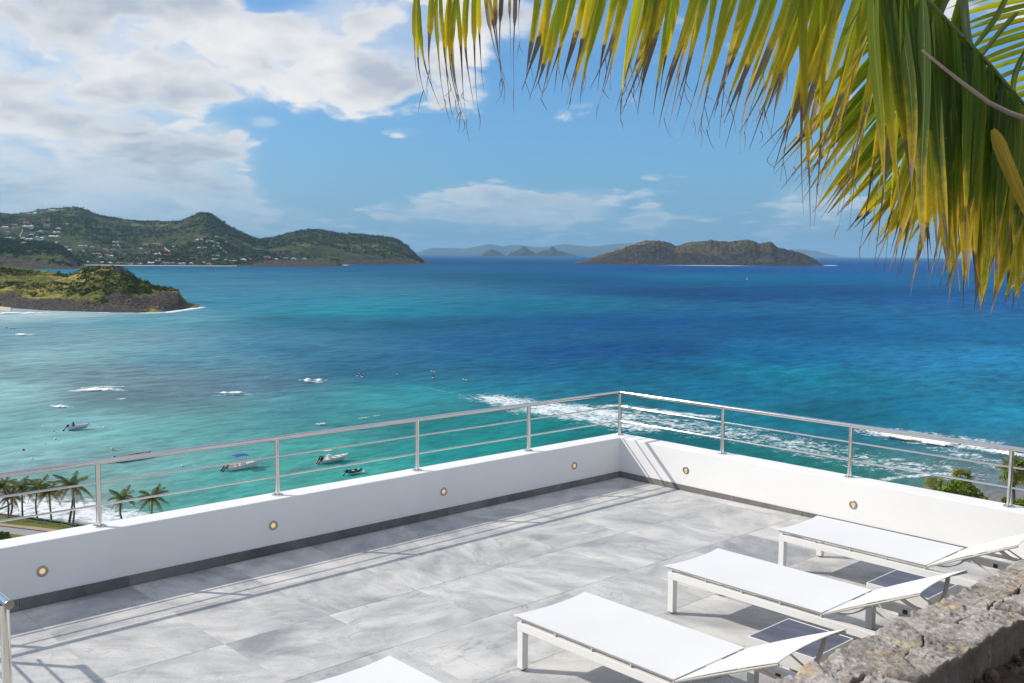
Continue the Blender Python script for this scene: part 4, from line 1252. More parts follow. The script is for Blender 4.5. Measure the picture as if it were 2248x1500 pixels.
def ribbon(name, pts, wpx, mat, lift=1.5, **props):
    P = []
    for i in range(len(pts) - 1):
        for k in range(6):
            a = k / 6
            q = on_land(pts[i][0] * (1 - a) + pts[i + 1][0] * a, pts[i][1] * (1 - a) + pts[i + 1][1] * a)
            if q is not None:
                P.append(q)
    vs, fs = [], []
    for i, q in enumerate(P):
        w_ = wpx * ((q - CAM) @ F_) / FPX / 2
        vs += [q - RH * w_ + [0, 0, lift], q + RH * w_ + [0, 0, lift]]
    for i in range(len(P) - 1):
        fs.append((2 * i, 2 * i + 1, 2 * i + 3, 2 * i + 2))
    return MB().raw(vs, fs).build(name, mat, None, **props)


ribbon('road', [(49, 504), (49, 510), (45, 516), (44, 522)], 2.0, M_ROAD, kind='structure')
ribbon('road', [(496, 538), (486, 543), (484, 547), (492, 552), (500, 558)], 2.2, M_ROAD, kind='structure')
rw_ = ribbon('retaining_wall', [(361, 546), (368, 551), (374, 556)], 2.4, ROOFS['white'], lift=3.0)
tag(rw_, 'slanting white retaining wall between stacked red roofs and the turquoise roof', 'wall')
# village beach
M_SAND = simple_mat('beach_sand', (0.55, 0.46, 0.34), 0.95, vary=0.1, scale=0.05)
pts = [(184, 581.5), (230, 582), (300, 582.8), (400, 583.2), (470, 583.6), (520, 583.8)]
vs = []
for (a, b) in pts:
    vs += [sea_pt(a, b + 0.9) + [0, 0, 0.1], sea_pt(a, b - 0.5) + [0, 0, float(np.interp(a, [184, 240, 300], [2.6, 2.2, 0.6]))]]
MB().raw(vs, [(2 * i, 2 * i + 2, 2 * i + 3, 2 * i + 1) for i in range(len(pts) - 1)]).build('beach', M_SAND, None, kind='structure')
pts = [(-160, 672), (-60, 675), (-10, 677), (8, 678.5), (24, 680)]
vs = []
for (a, b) in pts:
    vs += [sea_pt(a, b + 3.5) + [0, 0, 0.05], sea_pt(a, b - 2.0) + [0, 0, 0.9]]
MB().raw(vs, [(2 * i, 2 * i + 2, 2 * i + 3, 2 * i + 1) for i in range(len(pts) - 1)]).build('beach', M_SAND, None, kind='structure')

# pavilion on the near headland
P = on_land(262, 599)
if P is None:
    P = at(262, 597, 835)
k = ((P - CAM) @ F_) / FPX
pv = thing('stone_pavilion', 'small stone pavilion with flat roof on top of the near headland', 'pavilion', (P[0], P[1], P[2] - 0.5), -math.atan2(FH[0], FH[1]))
M_PSTONE = simple_mat('pavilion_stone', (0.16, 0.15, 0.135), 0.9, vary=0.3, scale=0.6)
MB().box((-5.0, -2.5, -3), (1.8, 2.5, 3.4)).build('wall', M_PSTONE, pv)
MB().box((-2.2, -3.0, 3.42), (6.2, 3.0, 4.1)).build('roof', M_PSTONE, pv)
MB().box((5.3, -2.4, -3), (5.9, -1.8, 3.4)).build('post', M_PSTONE, pv)
MB().box((5.3, 1.8, -3), (5.9, 2.4, 3.4)).build('post', M_PSTONE, pv)

# ------------------------------------------------------------------ shrubs on the land
def mat_leafy(name, a, b, c, sc=1.0):
    m, n = new_mat(name)
    f = n.noise(n.pos, 0.35 * sc, 3, 0.6)
    g = n.noise(n.pos, 2.2 * sc, 2, 0.6)
    col = n.ramp(n.add(n.mul(f, 0.6), n.mul(g, 0.4)), [(0.30, a), (0.5, b), (0.72, c)])
    p = n.node('ShaderNodeBsdfPrincipled', {'Base Color': col, 'Roughness': 0.8, 'Specular IOR Level': 0.2})
    tr = n.node('ShaderNodeBsdfTranslucent', {'Color': col})
    finish(n, n.node('ShaderNodeMixShader', {0: 0.25, 1: p.outputs[0], 2: tr.outputs[0]}).outputs[0])
    return m


M_SHRUB = mat_leafy('coastal_shrub_leaf', (0.018, 0.034, 0.009), (0.040, 0.068, 0.014), (0.085, 0.11, 0.024))
M_FSHRUB = mat_leafy('hill_scrub_leaf', (0.010, 0.020, 0.007), (0.026, 0.042, 0.013), (0.06, 0.075, 0.026), 0.3)


def leaf_cloud(centres, radii, per, leaf, rs, flat=0.75):
    """many leaf-sized triangles spread through ellipsoids; returns V,F arrays"""
    C_ = np.repeat(np.asarray(centres), per, 0); R0 = np.repeat(np.asarray(radii), per)
    n = len(C_)
    d = rs.normal(size=(n, 3)); d /= np.linalg.norm(d, axis=1)[:, None]
    r = R0 * (0.45 + 0.6 * rs.random(n) ** 0.5)
    P = C_ + d * r[:, None] * [1, 1, flat]
    a = rs.normal(size=(n, 3)); a /= np.linalg.norm(a, axis=1)[:, None]
    b = np.cross(a, rs.normal(size=(n, 3))); b /= np.linalg.norm(b, axis=1)[:, None]
    s_ = (leaf if np.isscalar(leaf) else np.repeat(leaf, per)) * (0.6 + 0.8 * rs.random(n))
    s_ = np.asarray(s_)[:, None]
    V = np.stack([P - a * s_, P + b * s_ * 0.6, P + a * s_, P - b * s_ * 0.6], 1).reshape(-1, 3)
    F = np.arange(n * 4).reshape(-1, 4)
    return V, F


def scatter_shrubs(name, land, n, rad, per, mat, seed, keep, leaf_k=0.30):
    rs = np.random.default_rng(seed)
    ob, V_, Fq = land
    me = ob.data
    rock = np.zeros(len(V_), np.float32); me.attributes['rock'].data.foreach_get('value', rock)
    idx = rs.integers(0, len(V_), n * 8)
    P = V_[idx]
    sel = keep(P, rock[idx], rs) & (P[:, 2] > ZSEA + 1.5)
    d = P - CAM
    pyx = project_arr(P)
    sel &= (pyx[0] > -120) & (pyx[0] < 2300)
    P = P[sel][:n]
    r = rad[0] + (rad[1] - rad[0]) * rs.random(len(P)) ** 2
    V, F = leaf_cloud(P + np.c_[0 * r, 0 * r, r * 0.35], r, per, r * leaf_k, rs)
    return np_mesh(name, V, F, mat, smooth=False, kind='stuff')


def project_arr(P):
    d = P - CAM
    z = d @ F_
    return PW / 2 + FPX * (d @ R_) / z, PH / 2 - FPX * (d @ U_) / z


def keep_head(P, rock, rs):
    x, y = project_arr(P)
    dens = fbm(P[:, 0] / 26, P[:, 1] / 26, 0, 3, 77) + 0.75 * np.exp(-((x - 215) / 80) ** 2) * (y < 650) - 0.12 - 0.6 * ((x > 330) & (y > 640)) + 0.30 * (x < 90) * (y < 620)
    return (dens > rs.random(len(P)) * 0.5 - 0.03) & (rock < 0.62)


scatter_shrubs('headland_shrubs', LAND[6], 2300, (0.7, 2.3), 26, M_SHRUB, 5, keep_head)


def keep_hill(P, rock, rs):
    d = fbm(P[:, 0] / 210, P[:, 1] / 210, 0, 4, 91)
    return (d > -0.28 + 0.3 * rs.random(len(P))) & (rock < 0.55)


for i_, cnt in ((0, 8200), (1, 4600), (2, 4600), (4, 2400)):
    scatter_shrubs('hillside_scrub', LAND[i_ + 1], cnt, (3.0, 7.5), 8, M_FSHRUB, 20 + i_, keep_hill, 0.45)

# ------------------------------------------------------------------ shore below the terrace
ZL = -37.6


def mat_lawn():
    m, n = new_mat('lawn')
    f = n.noise(n.pos, 0.35, 5, 0.65); g = n.noise(n.pos, 3.0, 3, 0.7)
    c = n.ramp(n.add(n.mul(f, 0.6), n.mul(g, 0.4)), [(0.3, (0.085, 0.115, 0.022)), (0.5, (0.15, 0.165, 0.035)), (0.7, (0.25, 0.22, 0.075))])
    finish(n, principled(n, c, 0.95, n.bump(g, 0.6, 0.3), spec=0.1))
    return m


M_LAWN = mat_lawn()
M_PATH = simple_mat('reddish_path', (0.38, 0.28, 0.21), 0.9, vary=0.12, scale=0.6)
M_ASPH = simple_mat('grey_road', (0.30, 0.30, 0.295), 0.9, vary=0.10, scale=0.5)
M_SEAWALL = simple_mat('sea_wall_stone', (0.30, 0.23, 0.18), 0.95, vary=0.3, scale=1.2)


def strip(name, a, b, z0, z1, mat, **kw):
    """flat strip between two photo lines lying at height z0 (line a, seaward) and z1 (line b)"""
    n_ = 24
    vs = []
    ax = np.linspace(0, 1, n_)
    A = [np.interp(ax, np.linspace(0, 1, len(a)), [p[i] for p in a]) for i in (0, 1)]
    B = [np.interp(ax, np.linspace(0, 1, len(b)), [p[i] for p in b]) for i in (0, 1)]
    for i in range(n_):
        vs += [onz(A[0][i], A[1][i], z0), onz(B[0][i], B[1][i], z1)]
    return MB().raw(vs, [(2 * i, 2 * i + 1, 2 * i + 3, 2 * i + 2) for i in range(n_ - 1)]).build(name, mat, None, **kw)


L_top = [(-220, 1098), (0, 1129), (100, 1142), (200, 1157), (300, 1176)]
L_bot = [(-220, 1122), (0, 1149), (70, 1156), (150, 1165), (260, 1182)]
Lp_bot = [(-220, 1130), (0, 1154), (60, 1161), (130, 1170), (240, 1190)]
Lr_bot = [(-220, 1148), (0, 1169), (40, 1174), (70, 1178), (200, 1200)]
strip('lawn', L_top, L_bot, ZL, ZL + 0.25, M_LAWN, kind='structure')
strip('footpath', L_bot, Lp_bot, ZL + 0.262, ZL + 0.27, M_PATH, kind='structure')
strip('road', Lp_bot, Lr_bot, ZL + 0.15, ZL + 0.15, M_ASPH, kind='structure')
strip('road_bank', Lr_bot, [(-260, 1175), (0, 1186), (60, 1192), (90, 1196), (260, 1215)], ZL + 0.45, ZL + 1.2, M_LAWN, kind='structure')
vs = []
for (a, b) in [(-220, 1098), (0, 1129), (100, 1142), (200, 1157), (300, 1176)]:
    q = onz(a, b, ZL)
    o2 = q - np.array([FH[0], FH[1], 0]) * 0.0
    vs += [q + [0, 0, 0.22], q - FH * 0.5 + [0, 0, 0.22], q + FH * 0.7 + [0, 0, -2.6]]
fs = []
for i in range(4):
    fs += [(3 * i, 3 * i + 3, 3 * i + 4, 3 * i + 1), (3 * i + 2, 3 * i + 5, 3 * i + 3, 3 * i)]
sw_ = MB().raw(vs, fs).build('sea_wall', M_SEAWALL)
tag(sw_, 'low reddish sea wall between the palm lawn and the white surf', 'wall')

# hillside from the terrace down to the shore and its rocky foot on the right (hidden by the parapet except the foot)
nu, nv = 120, 60
aa = np.linspace(-1.6, 1.6, nu); tt = np.linspace(0, 1, nv)
A2, T2 = np.meshgrid(aa, tt)
ang0 = math.atan2(FH[1], FH[0])
shore_r = np.interp(aa, [-1.6, -0.6, -0.25, 0.0, 0.25, 0.40, 0.47, 0.6, 1.6], [120, 128, 132, 128, 132, 155, 168, 176, 200])
r_in = np.interp(aa, [-1.6, -0.5, 0.0, 0.32, 0.6, 1.6], [9, 12, 14.5, 10, 9, 6])
RRr = r_in[None] + (shore_r - r_in)[None] * T2
X2 = CAM[0] + RRr * np.cos(ang0 - A2); Y2 = CAM[1] + RRr * np.sin(ang0 - A2)
slope = np.interp(T2, [0, 0.12, 0.45, 0.75, 0.93, 1.0], [-5.5, -10, -28, -36.6, -38.6, -40.2])
Z2 = slope + 0.8 * fbm(X2 / 9, Y2 / 9, 0, 4, 3) * np.clip(T2 * 6, 0, 1) * np.clip((1 - T2) * 5, 0.25, 1)
M_SLOPE = mat_scrub('slope_ground', (0.03, 0.045, 0.014), (0.09, 0.10, 0.03), (0.16, 0.14, 0.06), (0.13, 0.105, 0.085), 0.05, 0.5)
np_mesh('hillside', np.stack([X2, Y2, Z2], -1).reshape(-1, 3), grid_faces(nu, nv), M_SLOPE, floats={'rock': (T2 > 0.94).astype(float).ravel() * 0.9, 'grass': np.ones(T2.size)}, kind='structure')

# ------------------------------------------------------------------ coconut palms
def mat_frond(name, a, b, c):
    m, n = new_mat(name)
    oi = n.n.new('ShaderNodeObjectInfo')
    f = n.noise(n.obj, 1.6, 3, 0.6)
    col = n.ramp(n.add(n.mul(f, 0.75), n.mul(oi.outputs['Random'], 0.25)), [(0.3, a), (0.52, b), (0.75, c)])
    p = n.node('ShaderNodeBsdfPrincipled', {'Base Color': col, 'Roughness': 0.5, 'Specular IOR Level': 0.4})
    tr = n.node('ShaderNodeBsdfTranslucent', {'Color': col})
    finish(n, n.node('ShaderNodeMixShader', {0: 0.3, 1: p.outputs[0], 2: tr.outputs[0]}).outputs[0])
    return m


M_PF = mat_frond('palm_frond_green', (0.045, 0.078, 0.014), (0.125, 0.16, 0.028), (0.28, 0.26, 0.055))
M_PFO = mat_frond('palm_frond_old', (0.13, 0.12, 0.025), (0.28, 0.20, 0.045), (0.34, 0.21, 0.07))
M_TRUNK = simple_mat('palm_trunk_bark', (0.15, 0.115, 0.095), 0.9, vary=0.25, scale=2.0)


def small_frond_mesh(L, droop, rs, width=0.55):
    """one pinnate frond: rachis arching out along +x, leaflets hanging either side"""
    n_ = 18
    s_ = np.linspace(0, 1, n_)
    X = L * s_ * (1 - 0.18 * droop * s_)
    Z = L * (0.62 * s_ * (1.0 - droop) - (0.42 + 0.85 * droop) * s_ ** 2)
    mb = MB()
    P = np.c_[X, 0 * X, Z]
    mb.tube([p for p in P], list(0.035 * (1 - 0.8 * s_)), 4, False)
    for i in range(1, n_):
        for sub in (0.0, 0.5):
            a = max(0.0, s_[i] - sub / n_)
            p = np.array([np.interp(a, s_, X), 0, np.interp(a, s_, Z)])
            t = P[i] - P[i - 1]; t /= np.linalg.norm(t)
            ll = L * 0.34 * (math.sin(math.pi * min(1, a * 0.86 + 0.12))) ** 0.7 * rs.uniform(0.8, 1.15)
            for sd_ in (-1, 1):
                out = np.array([t[0] * 0.55, sd_ * width, t[2] * 0.55 - 0.18 - 0.35 * droop])
                out /= np.linalg.norm(out)
                q1 = p + out * ll * 0.5
                q2 = q1 + (out * 0.75 + np.array([0, 0, -0.65])) * ll * 0.5
                w_ = t * 0.034 * (L / 2.4)
                mb.raw([p - w_ * .4, p + w_ * .4, q1 + w_, q1 - w_, q2 + w_ * .2, q2 - w_ * .2], [(0, 1, 2, 3), (3, 2, 4, 5)])
    return mb


_rs = random.Random(5)
FR = []
for i in range(5):
    FR.append(small_frond_mesh(2.45, [0.05, 0.2, 0.38, 0.6, 0.85][i], _rs).build('frond', M_PF if i < 3 else M_PFO))
FROND_MESH = [o_.data for o_ in FR]
for o_ in FR:
    bpy.data.objects.remove(o_)


def coconut_palm(label, crown, base, scale, seed, bend=0.4, n_fr=17, split_base=None, depth=None, yellow=0.25, base_hidden=0.0):
    rs = random.Random(seed)
    B = onz(base[0], base[1], ZL)
    D = (B - CAM) @ F_
    C_ = at(crown[0], crown[1], D)
    t = thing('coconut_palm', label, 'palm tree', tuple(B - [0, 0, 0.2]), 0, 'coconut palms along the beach lawn')
    c = C_ - (B - [0, 0, 0.2])
    pts = []
    for k in range(9):
        a = k / 8
        pts.append(c * a + np.array([math.cos(seed), math.sin(seed), 0]) * bend * math.sin(math.pi * a))
    MB().tube(pts, list(np.interp(np.linspace(0, 1, 9), [0, .12, 1], [.24, .15, .10])), 9).build('trunk', M_TRUNK, t)
    if split_base is not None:
        B2 = onz(split_base[0], split_base[1], ZL) - B
        pts2 = [B2 * (1 - a) ** 1.6 + (c + np.array([0.3, 0.2, -0.6])) * a for a in np.linspace(0, 1, 8)]
        MB().tube(pts2, list(np.linspace(.2, .1, 8)), 9).build('trunk', M_TRUNK, t)
    for k in range(n_fr):
        az_ = k * 2.399 + rs.uniform(-.3, .3)
        lv = k / n_fr
        kind = min(4, int(lv * 5 + rs.uniform(-.4, .4)) if lv > 0 else 0)
        kind = max(0, kind)
        me = FROND_MESH[kind]
        f = bpy.data.objects.new('frond', me)
        COL.objects.link(f); f.parent = t
        f.location = tuple(c + [0, 0, -0.1 * lv])
        up = (1 - lv) * 0.75 - 0.12
        f.rotation_euler = (rs.uniform(-.25, .25), -up + rs.uniform(-.12, .12), az_)
        sc_ = scale * rs.uniform(0.88, 1.1) * (0.9 if lv > .8 else 1)
        f.scale = (sc_, sc_, sc_)
    return t


coconut_palm('coconut palm at the left picture edge with a dense upright crown', (6, 1068), (17, 1138), 1.0, 1)
coconut_palm('short leaning coconut palm with orange lower fronds, beside the leftmost tall one', (23, 1092), (21, 1133), 0.85, 2, split_base=(-30, 1122))
coconut_palm('second tall coconut palm from the left, straight single trunk', (49, 1071), (50, 1141), 1.05, 3)
coconut_palm('slim coconut palm just left of the touching pair before the surf', (84, 1068), (85, 1147), 0.92, 4)
coconut_palm('coconut palm with a rusty flower stalk, beside the double trunked one', (107, 1080), (114, 1151), 0.95, 6)
coconut_palm('tallest coconut palm, with two crossing trunks, left of the first post', (157, 1066), (158, 1159), 1.22, 7, split_base=(150, 1153))
coconut_palm('small coconut palm with curved trunk just right of the first railing post', (268, 1094), (274, 1152), 0.95, 8, bend=-0.5, n_fr=14)
coconut_palm('yellowing coconut palm with hanging brown fronds, rightmost before the turquoise water', (334, 1094), (332, 1160), 1.0, 9, n_fr=18)

# rope fence along the lawn
M_ROPE = simple_mat('green_rope', (0.22, 0.36, 0.32), 0.8)
M_FP = simple_mat('fence_post_wood', (0.35, 0.33, 0.3), 0.9)
fpts = [onz(a, b, ZL + 0.2) for a, b in ((-60, 1137), (12, 1145), (60, 1146), (98, 1152), (136, 1157), (176, 1166))]
rf = thing('rope_fence', 'thin green rope fence on the palm lawn', 'fence', tuple(fpts[0]))
for q in fpts:
    MB().tube([q - fpts[0], q - fpts[0] + [0, 0, 0.9]], 0.045, 6).build('post', M_FP, rf)
for h in (0.45, 0.85):
    pts = []
    for i in range(len(fpts) - 1):
        for a in np.linspace(0, 1, 6)[:-1]:
            pts.append(fpts[i] * (1 - a) + fpts[i + 1] * a - fpts[0] + [0, 0, h - 0.12 * math.sin(math.pi * a)])
    MB().tube(pts, 0.03, 5).build('rope', M_ROPE, rf)

# flowering bush at the road bank
rs = np.random.default_rng(4)
M_BUSH = mat_leafy('bush_leaf', (0.03, 0.06, 0.012), (0.07, 0.12, 0.025), (0.16, 0.19, 0.045))
M_FLOW = simple_mat('orange_flower', (0.65, 0.18, 0.06), 0.7)
q = onz(8, 1186, ZL + 0.6)
bt = thing('flowering_bush', 'green bush with orange flowers beside the road at bottom left of the bay', 'bush', tuple(q))
cs = np.array([[rs.normal() * 1.0, rs.normal() * 0.6, 0.3 + rs.random() * 0.5] for _ in range(22)])
V, F = leaf_cloud(cs, 0.35 + 0.2 * rs.random(22), 60, 0.10, rs)
np_mesh('foliage', V, F, M_BUSH, bt, smooth=False, kind='stuff')
V, F = leaf_cloud(cs[:14], np.full(14, 0.5), 3, 0.10, rs)
np_mesh('flowers', V, F, M_FLOW, bt, smooth=False, kind='stuff')

# ------------------------------------------------------------------ trees on the right, above the parapet
M_FAN = mat_frond('fan_palm_leaf', (0.09, 0.13, 0.018), (0.21, 0.24, 0.035), (0.40, 0.36, 0.05))
M_FANO = mat_frond('fan_palm_old_leaf', (0.34, 0.23, 0.025), (0.50, 0.32, 0.035), (0.5, 0.34, 0.06))


def fan_leaf(R, rs):
    mb = MB()
    n_ = 13
    st = R * 0.75
    mb.tube([(0, 0, 0), (st * .5, 0, 0.04), (st, 0, 0)], 0.014, 4, False)
    for k in range(n_):
        a = (k / (n_ - 1) - 0.5) * 4.1
        d = np.array([math.cos(a), math.sin(a), -0.10]); s2 = np.array([-math.sin(a), math.cos(a), 0])
        L = R * (0.85 + 0.15 * math.cos(a)) * rs.uniform(.9, 1.08)
        p = np.array([st, 0, 0])
        w_ = R * 0.085
        m1 = p + d * L * 0.6; e = m1 + (d + np.array([0, 0, -0.8])) * L * 0.36
        mb.raw([p, m1 - s2 * w_, m1 + s2 * w_ + [0, 0, 0.03], e], [(0, 1, 2), (1, 3, 2)])
    return mb


FAN = []
for i in range(4):
    o_ = fan_leaf(0.95, _rs).build('fan_leaf', M_FAN if i < 3 else M_FANO); FAN.append(o_.data); bpy.data.objects.remove(o_)


def fan_palm(label, crown, depth, base_z, scale, seed, n_l=26, group='fan palms by the shore'):
    rs = random.Random(seed)
    C_ = at(crown[0], crown[1], depth)
    B = np.array([C_[0], C_[1], base_z])
    t = thing('fan_palm', label, 'palm tree', tuple(B), 0, group)
    c = C_ - B
    MB().tube([(0, 0, 0), c * .5 + [0.15, 0, 0], c], [0.2, 0.16, 0.14], 9).build('trunk', M_TRUNK, t)
    for k in range(n_l):
        lv = k / n_l
        me = FAN[3] if lv > 0.72 else FAN[k % 3]
        f = bpy.data.objects.new('fan_leaf', me); COL.objects.link(f); f.parent = t
        f.location = tuple(c)
        f.rotation_euler = (rs.uniform(-.5, .5), -1.25 + 2.45 * lv + rs.uniform(-.15, .15), k * 2.4 + rs.uniform(-.3, .3))
        s_ = scale * rs.uniform(.85, 1.1); f.scale = (s_, s_, s_)


fan_palm('tall fan palm with yellow hanging leaves beyond the rightmost rail post', (2226, 1034), 96, -27, 1.05, 3, 34)
fan_palm('fan palm sprouting at the left of the leafy tree behind the right parapet', (2052, 1068), 92, -28.5, 0.72, 5, 22)
fan_palm('fan palm rising from the top of the leafy tree behind the right parapet', (2112, 1050), 94, -28, 0.80, 8, 22)
M_SGRAPE = mat_leafy('sea_grape_leaf', (0.10, 0.16, 0.02), (0.21, 0.28, 0.04), (0.36, 0.38, 0.09), 0.6)


def leafy_tree(label, blobs, depth, base_z, seed, per=130, leaf=0.19):
    rs = np.random.default_rng(seed)
    Cs = np.array([at(a, b, depth + rs.uniform(-1.2, 1.2)) for a, b, _ in blobs])
    r = np.array([c * depth / FPX for _, _, c in blobs])
    base = Cs.mean(0); base[2] = base_z
    t = thing('leafy_tree', label, 'tree', tuple(base))
    V, F = leaf_cloud(Cs - base, r, per, leaf, rs, 0.9)
    np_mesh('crown', V, F, M_SGRAPE, t, smooth=False)
    top = Cs.mean(0) - base
    mb = MB().tube([(0, 0, 0), top * .55, top * .85], [0.22, .16, .1], 8)
    for i in range(0, len(Cs), 2):
        mb.tube([top * .5, (Cs[i] - base) * .6 + top * .25, Cs[i] - base], [.09, .06, .03], 6)
    mb.build('trunk', M_TRUNK, t)


leafy_tree('round green leafy tree just above the right parapet beside fan palm tops', [(2128, 1078, 16), (2112, 1085, 15), (2143, 1086, 14), (2082, 1072, 13), (2095, 1082, 14), (2070, 1080, 12), (2155, 1096, 11), (2100, 1062, 10), (2090, 1095, 14), (2125, 1097, 14)], 90, -30, 4)
leafy_tree('low green bush at the foot of the tall fan palm', [(2238, 1108, 11), (2258, 1104, 13), (2222, 1112, 8), (2206, 1098, 5), (2207, 1108, 7)], 100, -30, 6, 160)

# ------------------------------------------------------------------ boats
M_GEL = simple_mat('white_gelcoat', (0.72, 0.72, 0.70), 0.3, vary=0.03, scale=1)
M_HULLG = simple_mat('grey_white_hull', (0.55, 0.58, 0.57), 0.4, vary=0.06, scale=1)
M_NAVY = simple_mat('navy_hull', (0.015, 0.035, 0.09), 0.35, vary=0.1, scale=1)
M_DARKRUB = simple_mat('dark_inflatable', (0.03, 0.04, 0.055), 0.6, vary=0.15, scale=2)
M_BLUECV = simple_mat('blue_canvas', (0.03, 0.08, 0.32), 0.8, vary=0.2, scale=3)
M_OUTB = simple_mat('black_outboard', (0.018, 0.02, 0.024), 0.35, vary=0.1, scale=3)
M_OUTG = simple_mat('grey_outboard', (0.28, 0.29, 0.30), 0.3, vary=0.1, scale=3)
M_TEAK = simple_mat('tan_deck', (0.46, 0.34, 0.22), 0.7, vary=0.2, scale=2)
M_REDP = simple_mat('red_deck_mark', (0.6, 0.05, 0.04), 0.5)
M_GREYGL = simple_mat('smoked_windscreen', (0.16, 0.17, 0.18), 0.15)
M_BOTTOM = simple_mat('dark_bottom_paint', (0.05, 0.045, 0.04), 0.6)


def hull_mesh(L, Bm, fb_s, fb_b, rake=0.10, flare=1.0, keel=0.35):
    """stern at x=0, bow at x=L; returns MB of outer skin down to below water and the deck sheet"""
    n_ = 22; m_ = 9
    outer, deck = MB(), MB()
    vs = []
    for i in range(n_):
        s_ = i / (n_ - 1)
        half = Bm / 2 * (1 - max(0, (s_ - 0.45) / 0.55) ** 2.3) * (0.93 + 0.07 * min(1, s_ * 4))
        half = max(half, 0.015)
        sheer = fb_s + (fb_b - fb_s) * s_ ** 1.8
        for j in range(m_):
            v = j / (m_ - 1)                      # 0 keel .. 1 gunwale
            y = half * (v ** 0.55) * (0.86 + 0.14 * v)
            z = -keel * (1 - v) ** 1.2 * (1 - s_ ** 4) + sheer * v ** 1.25
            x = s_ * L * (1 - 0.0) - rake * L * (1 - v) * s_ ** 5
            vs.append((x, y, z))
    N = n_ * m_
    vs2 = [(x, -y, z) for x, y, z in vs]
    fs = []
    for i in range(n_ - 1):
        for j in range(m_ - 1):
            a = i * m_ + j
            fs.append((a, a + m_, a + m_ + 1, a + 1))
            fs.append((N + a + 1, N + a + m_ + 1, N + a + m_, N + a))
    st = [j for j in range(m_)] + [N + j for j in range(m_ - 1, -1, -1)]
    outer.raw(vs + vs2, fs + [tuple(st)], True)
    return outer, vs, n_, m_


def gunwale(vs, n_, m_, inset=0.08, drop=0.28, upto=1.0):
    """gunwale strip and sunken cockpit floor"""
    top = [np.array(vs[i * m_ + m_ - 1]) for i in range(n_)]
    g, d = MB(), MB()
    outp, inn = [], []
    for p in top:
        y = max(p[1] - inset, 0.0)
        outp.append(p); inn.append(np.array([p[0], y, p[2]]))
    V = []
    for sgn in (1, -1):
        for a, b in zip(outp, inn):
            V += [(a[0], a[1] * sgn, a[2] + .015), (b[0], b[1] * sgn, b[2] + .015)]
    F = []
    for o_, fl in ((0, False), (2 * n_, True)):
        for i in range(n_ - 1):
            q = (o_ + 2 * i, o_ + 2 * i + 1, o_ + 2 * i + 3, o_ + 2 * i + 2)
            F.append(q if fl else q[::-1])
    g.raw(V, F)
    V, F = [], []
    for b in inn:
        V += [(b[0], b[1], b[2] + .012), (b[0], b[1] * .97, b[2] - drop), (b[0], -b[1] * .97, b[2] - drop), (b[0], -b[1], b[2] + .012)]
    for i in range(n_ - 1):
        for k in range(3):
            F.append((4 * i + k, 4 * i + 4 + k, 4 * i + 5 + k, 4 * i + 1 + k))
    d.raw(V, F)
    return g, d


def outboard(parent, x, y, z, s_=1.0, mat=None, tilt=0.75):
    """tilted outboard engine: cowl, leg, propeller"""
    e = bpy.data.objects.new('outboard_engine', None)
    mb = MB()
    sect = [(0.0, .12, .10), (0.06, .2, .17), (0.25, .24, .19), (0.45, .2, .16), (0.55, .1, .08)]
    vs, fs = [], []
    for h, a, b in sect:
        for k in range(12):
            an = k * math.pi / 6
            vs.append((a * math.cos(an), b * math.sin(an), h))
    for i in range(4):
        for k in range(12):
            fs.append((i * 12 + k, i * 12 + (k + 1) % 12, (i + 1) * 12 + (k + 1) % 12, (i + 1) * 12 + k))
    fs.append(tuple(range(48, 60)))
    R = Matrix.Rotation(tilt, 3, 'Y')
    base = Vector((x, y, z))
    def tr(v): return tuple(base + R @ (Vector(v) * s_))
    ob = MB().raw([tr(v) for v in vs], fs, True).build('outboard_engine', mat or M_OUTB, parent)
    leg = MB()
    for (x0, x1, y0, y1, z0, z1) in ((-.09, .07, -.05, .05, -.75, 0.0), (-.16, .16, -.045, .045, -.95, -.75), (-.2, .1, -.1, .1, -.58, -.555), (-.05, .06, -.02, .02, -1.1, -.95)):
        c = [(a, b, cc) for cc in (z0, z1) for (a, b) in ((x0, y0), (x1, y0), (x1, y1), (x0, y1))]
        leg.raw([tr(v) for v in c], [(3, 2, 1, 0), (4, 5, 6, 7), (0, 1, 5, 4), (1, 2, 6, 5), (2, 3, 7, 6), (3, 0, 4, 7)])
    leg.build('engine_leg', M_OUTB, ob)
    pr_ = MB()
    for k in range(3):
        an = k * 2.094
        c0 = (-.2, 0, -.85); c1 = (-.19, .13 * math.cos(an) - .05 * math.sin(an), -.85 + .13 * math.sin(an) + .05 * math.cos(an)); c2 = (-.21, .13 * math.cos(an) + .05 * math.sin(an), -.85 + .13 * math.sin(an) - .05 * math.cos(an))
        pr_.raw([tr(c0), tr(c1), tr(c2)], [(0, 1, 2), (2, 1, 0)])
    pr_.build('propeller', M_OUTG, ob)


def place_boat(name, label, p_stern, p_bow, group='boats moored in the bay'):
    S, B = sea_pt(*p_stern), sea_pt(*p_bow)
    L = np.linalg.norm((B - S)[:2])
    t = thing(name, label, 'boat', (S[0], S[1], ZSEA + 0.05), math.atan2(B[1] - S[1], B[0] - S[0]), group)
    return t, L


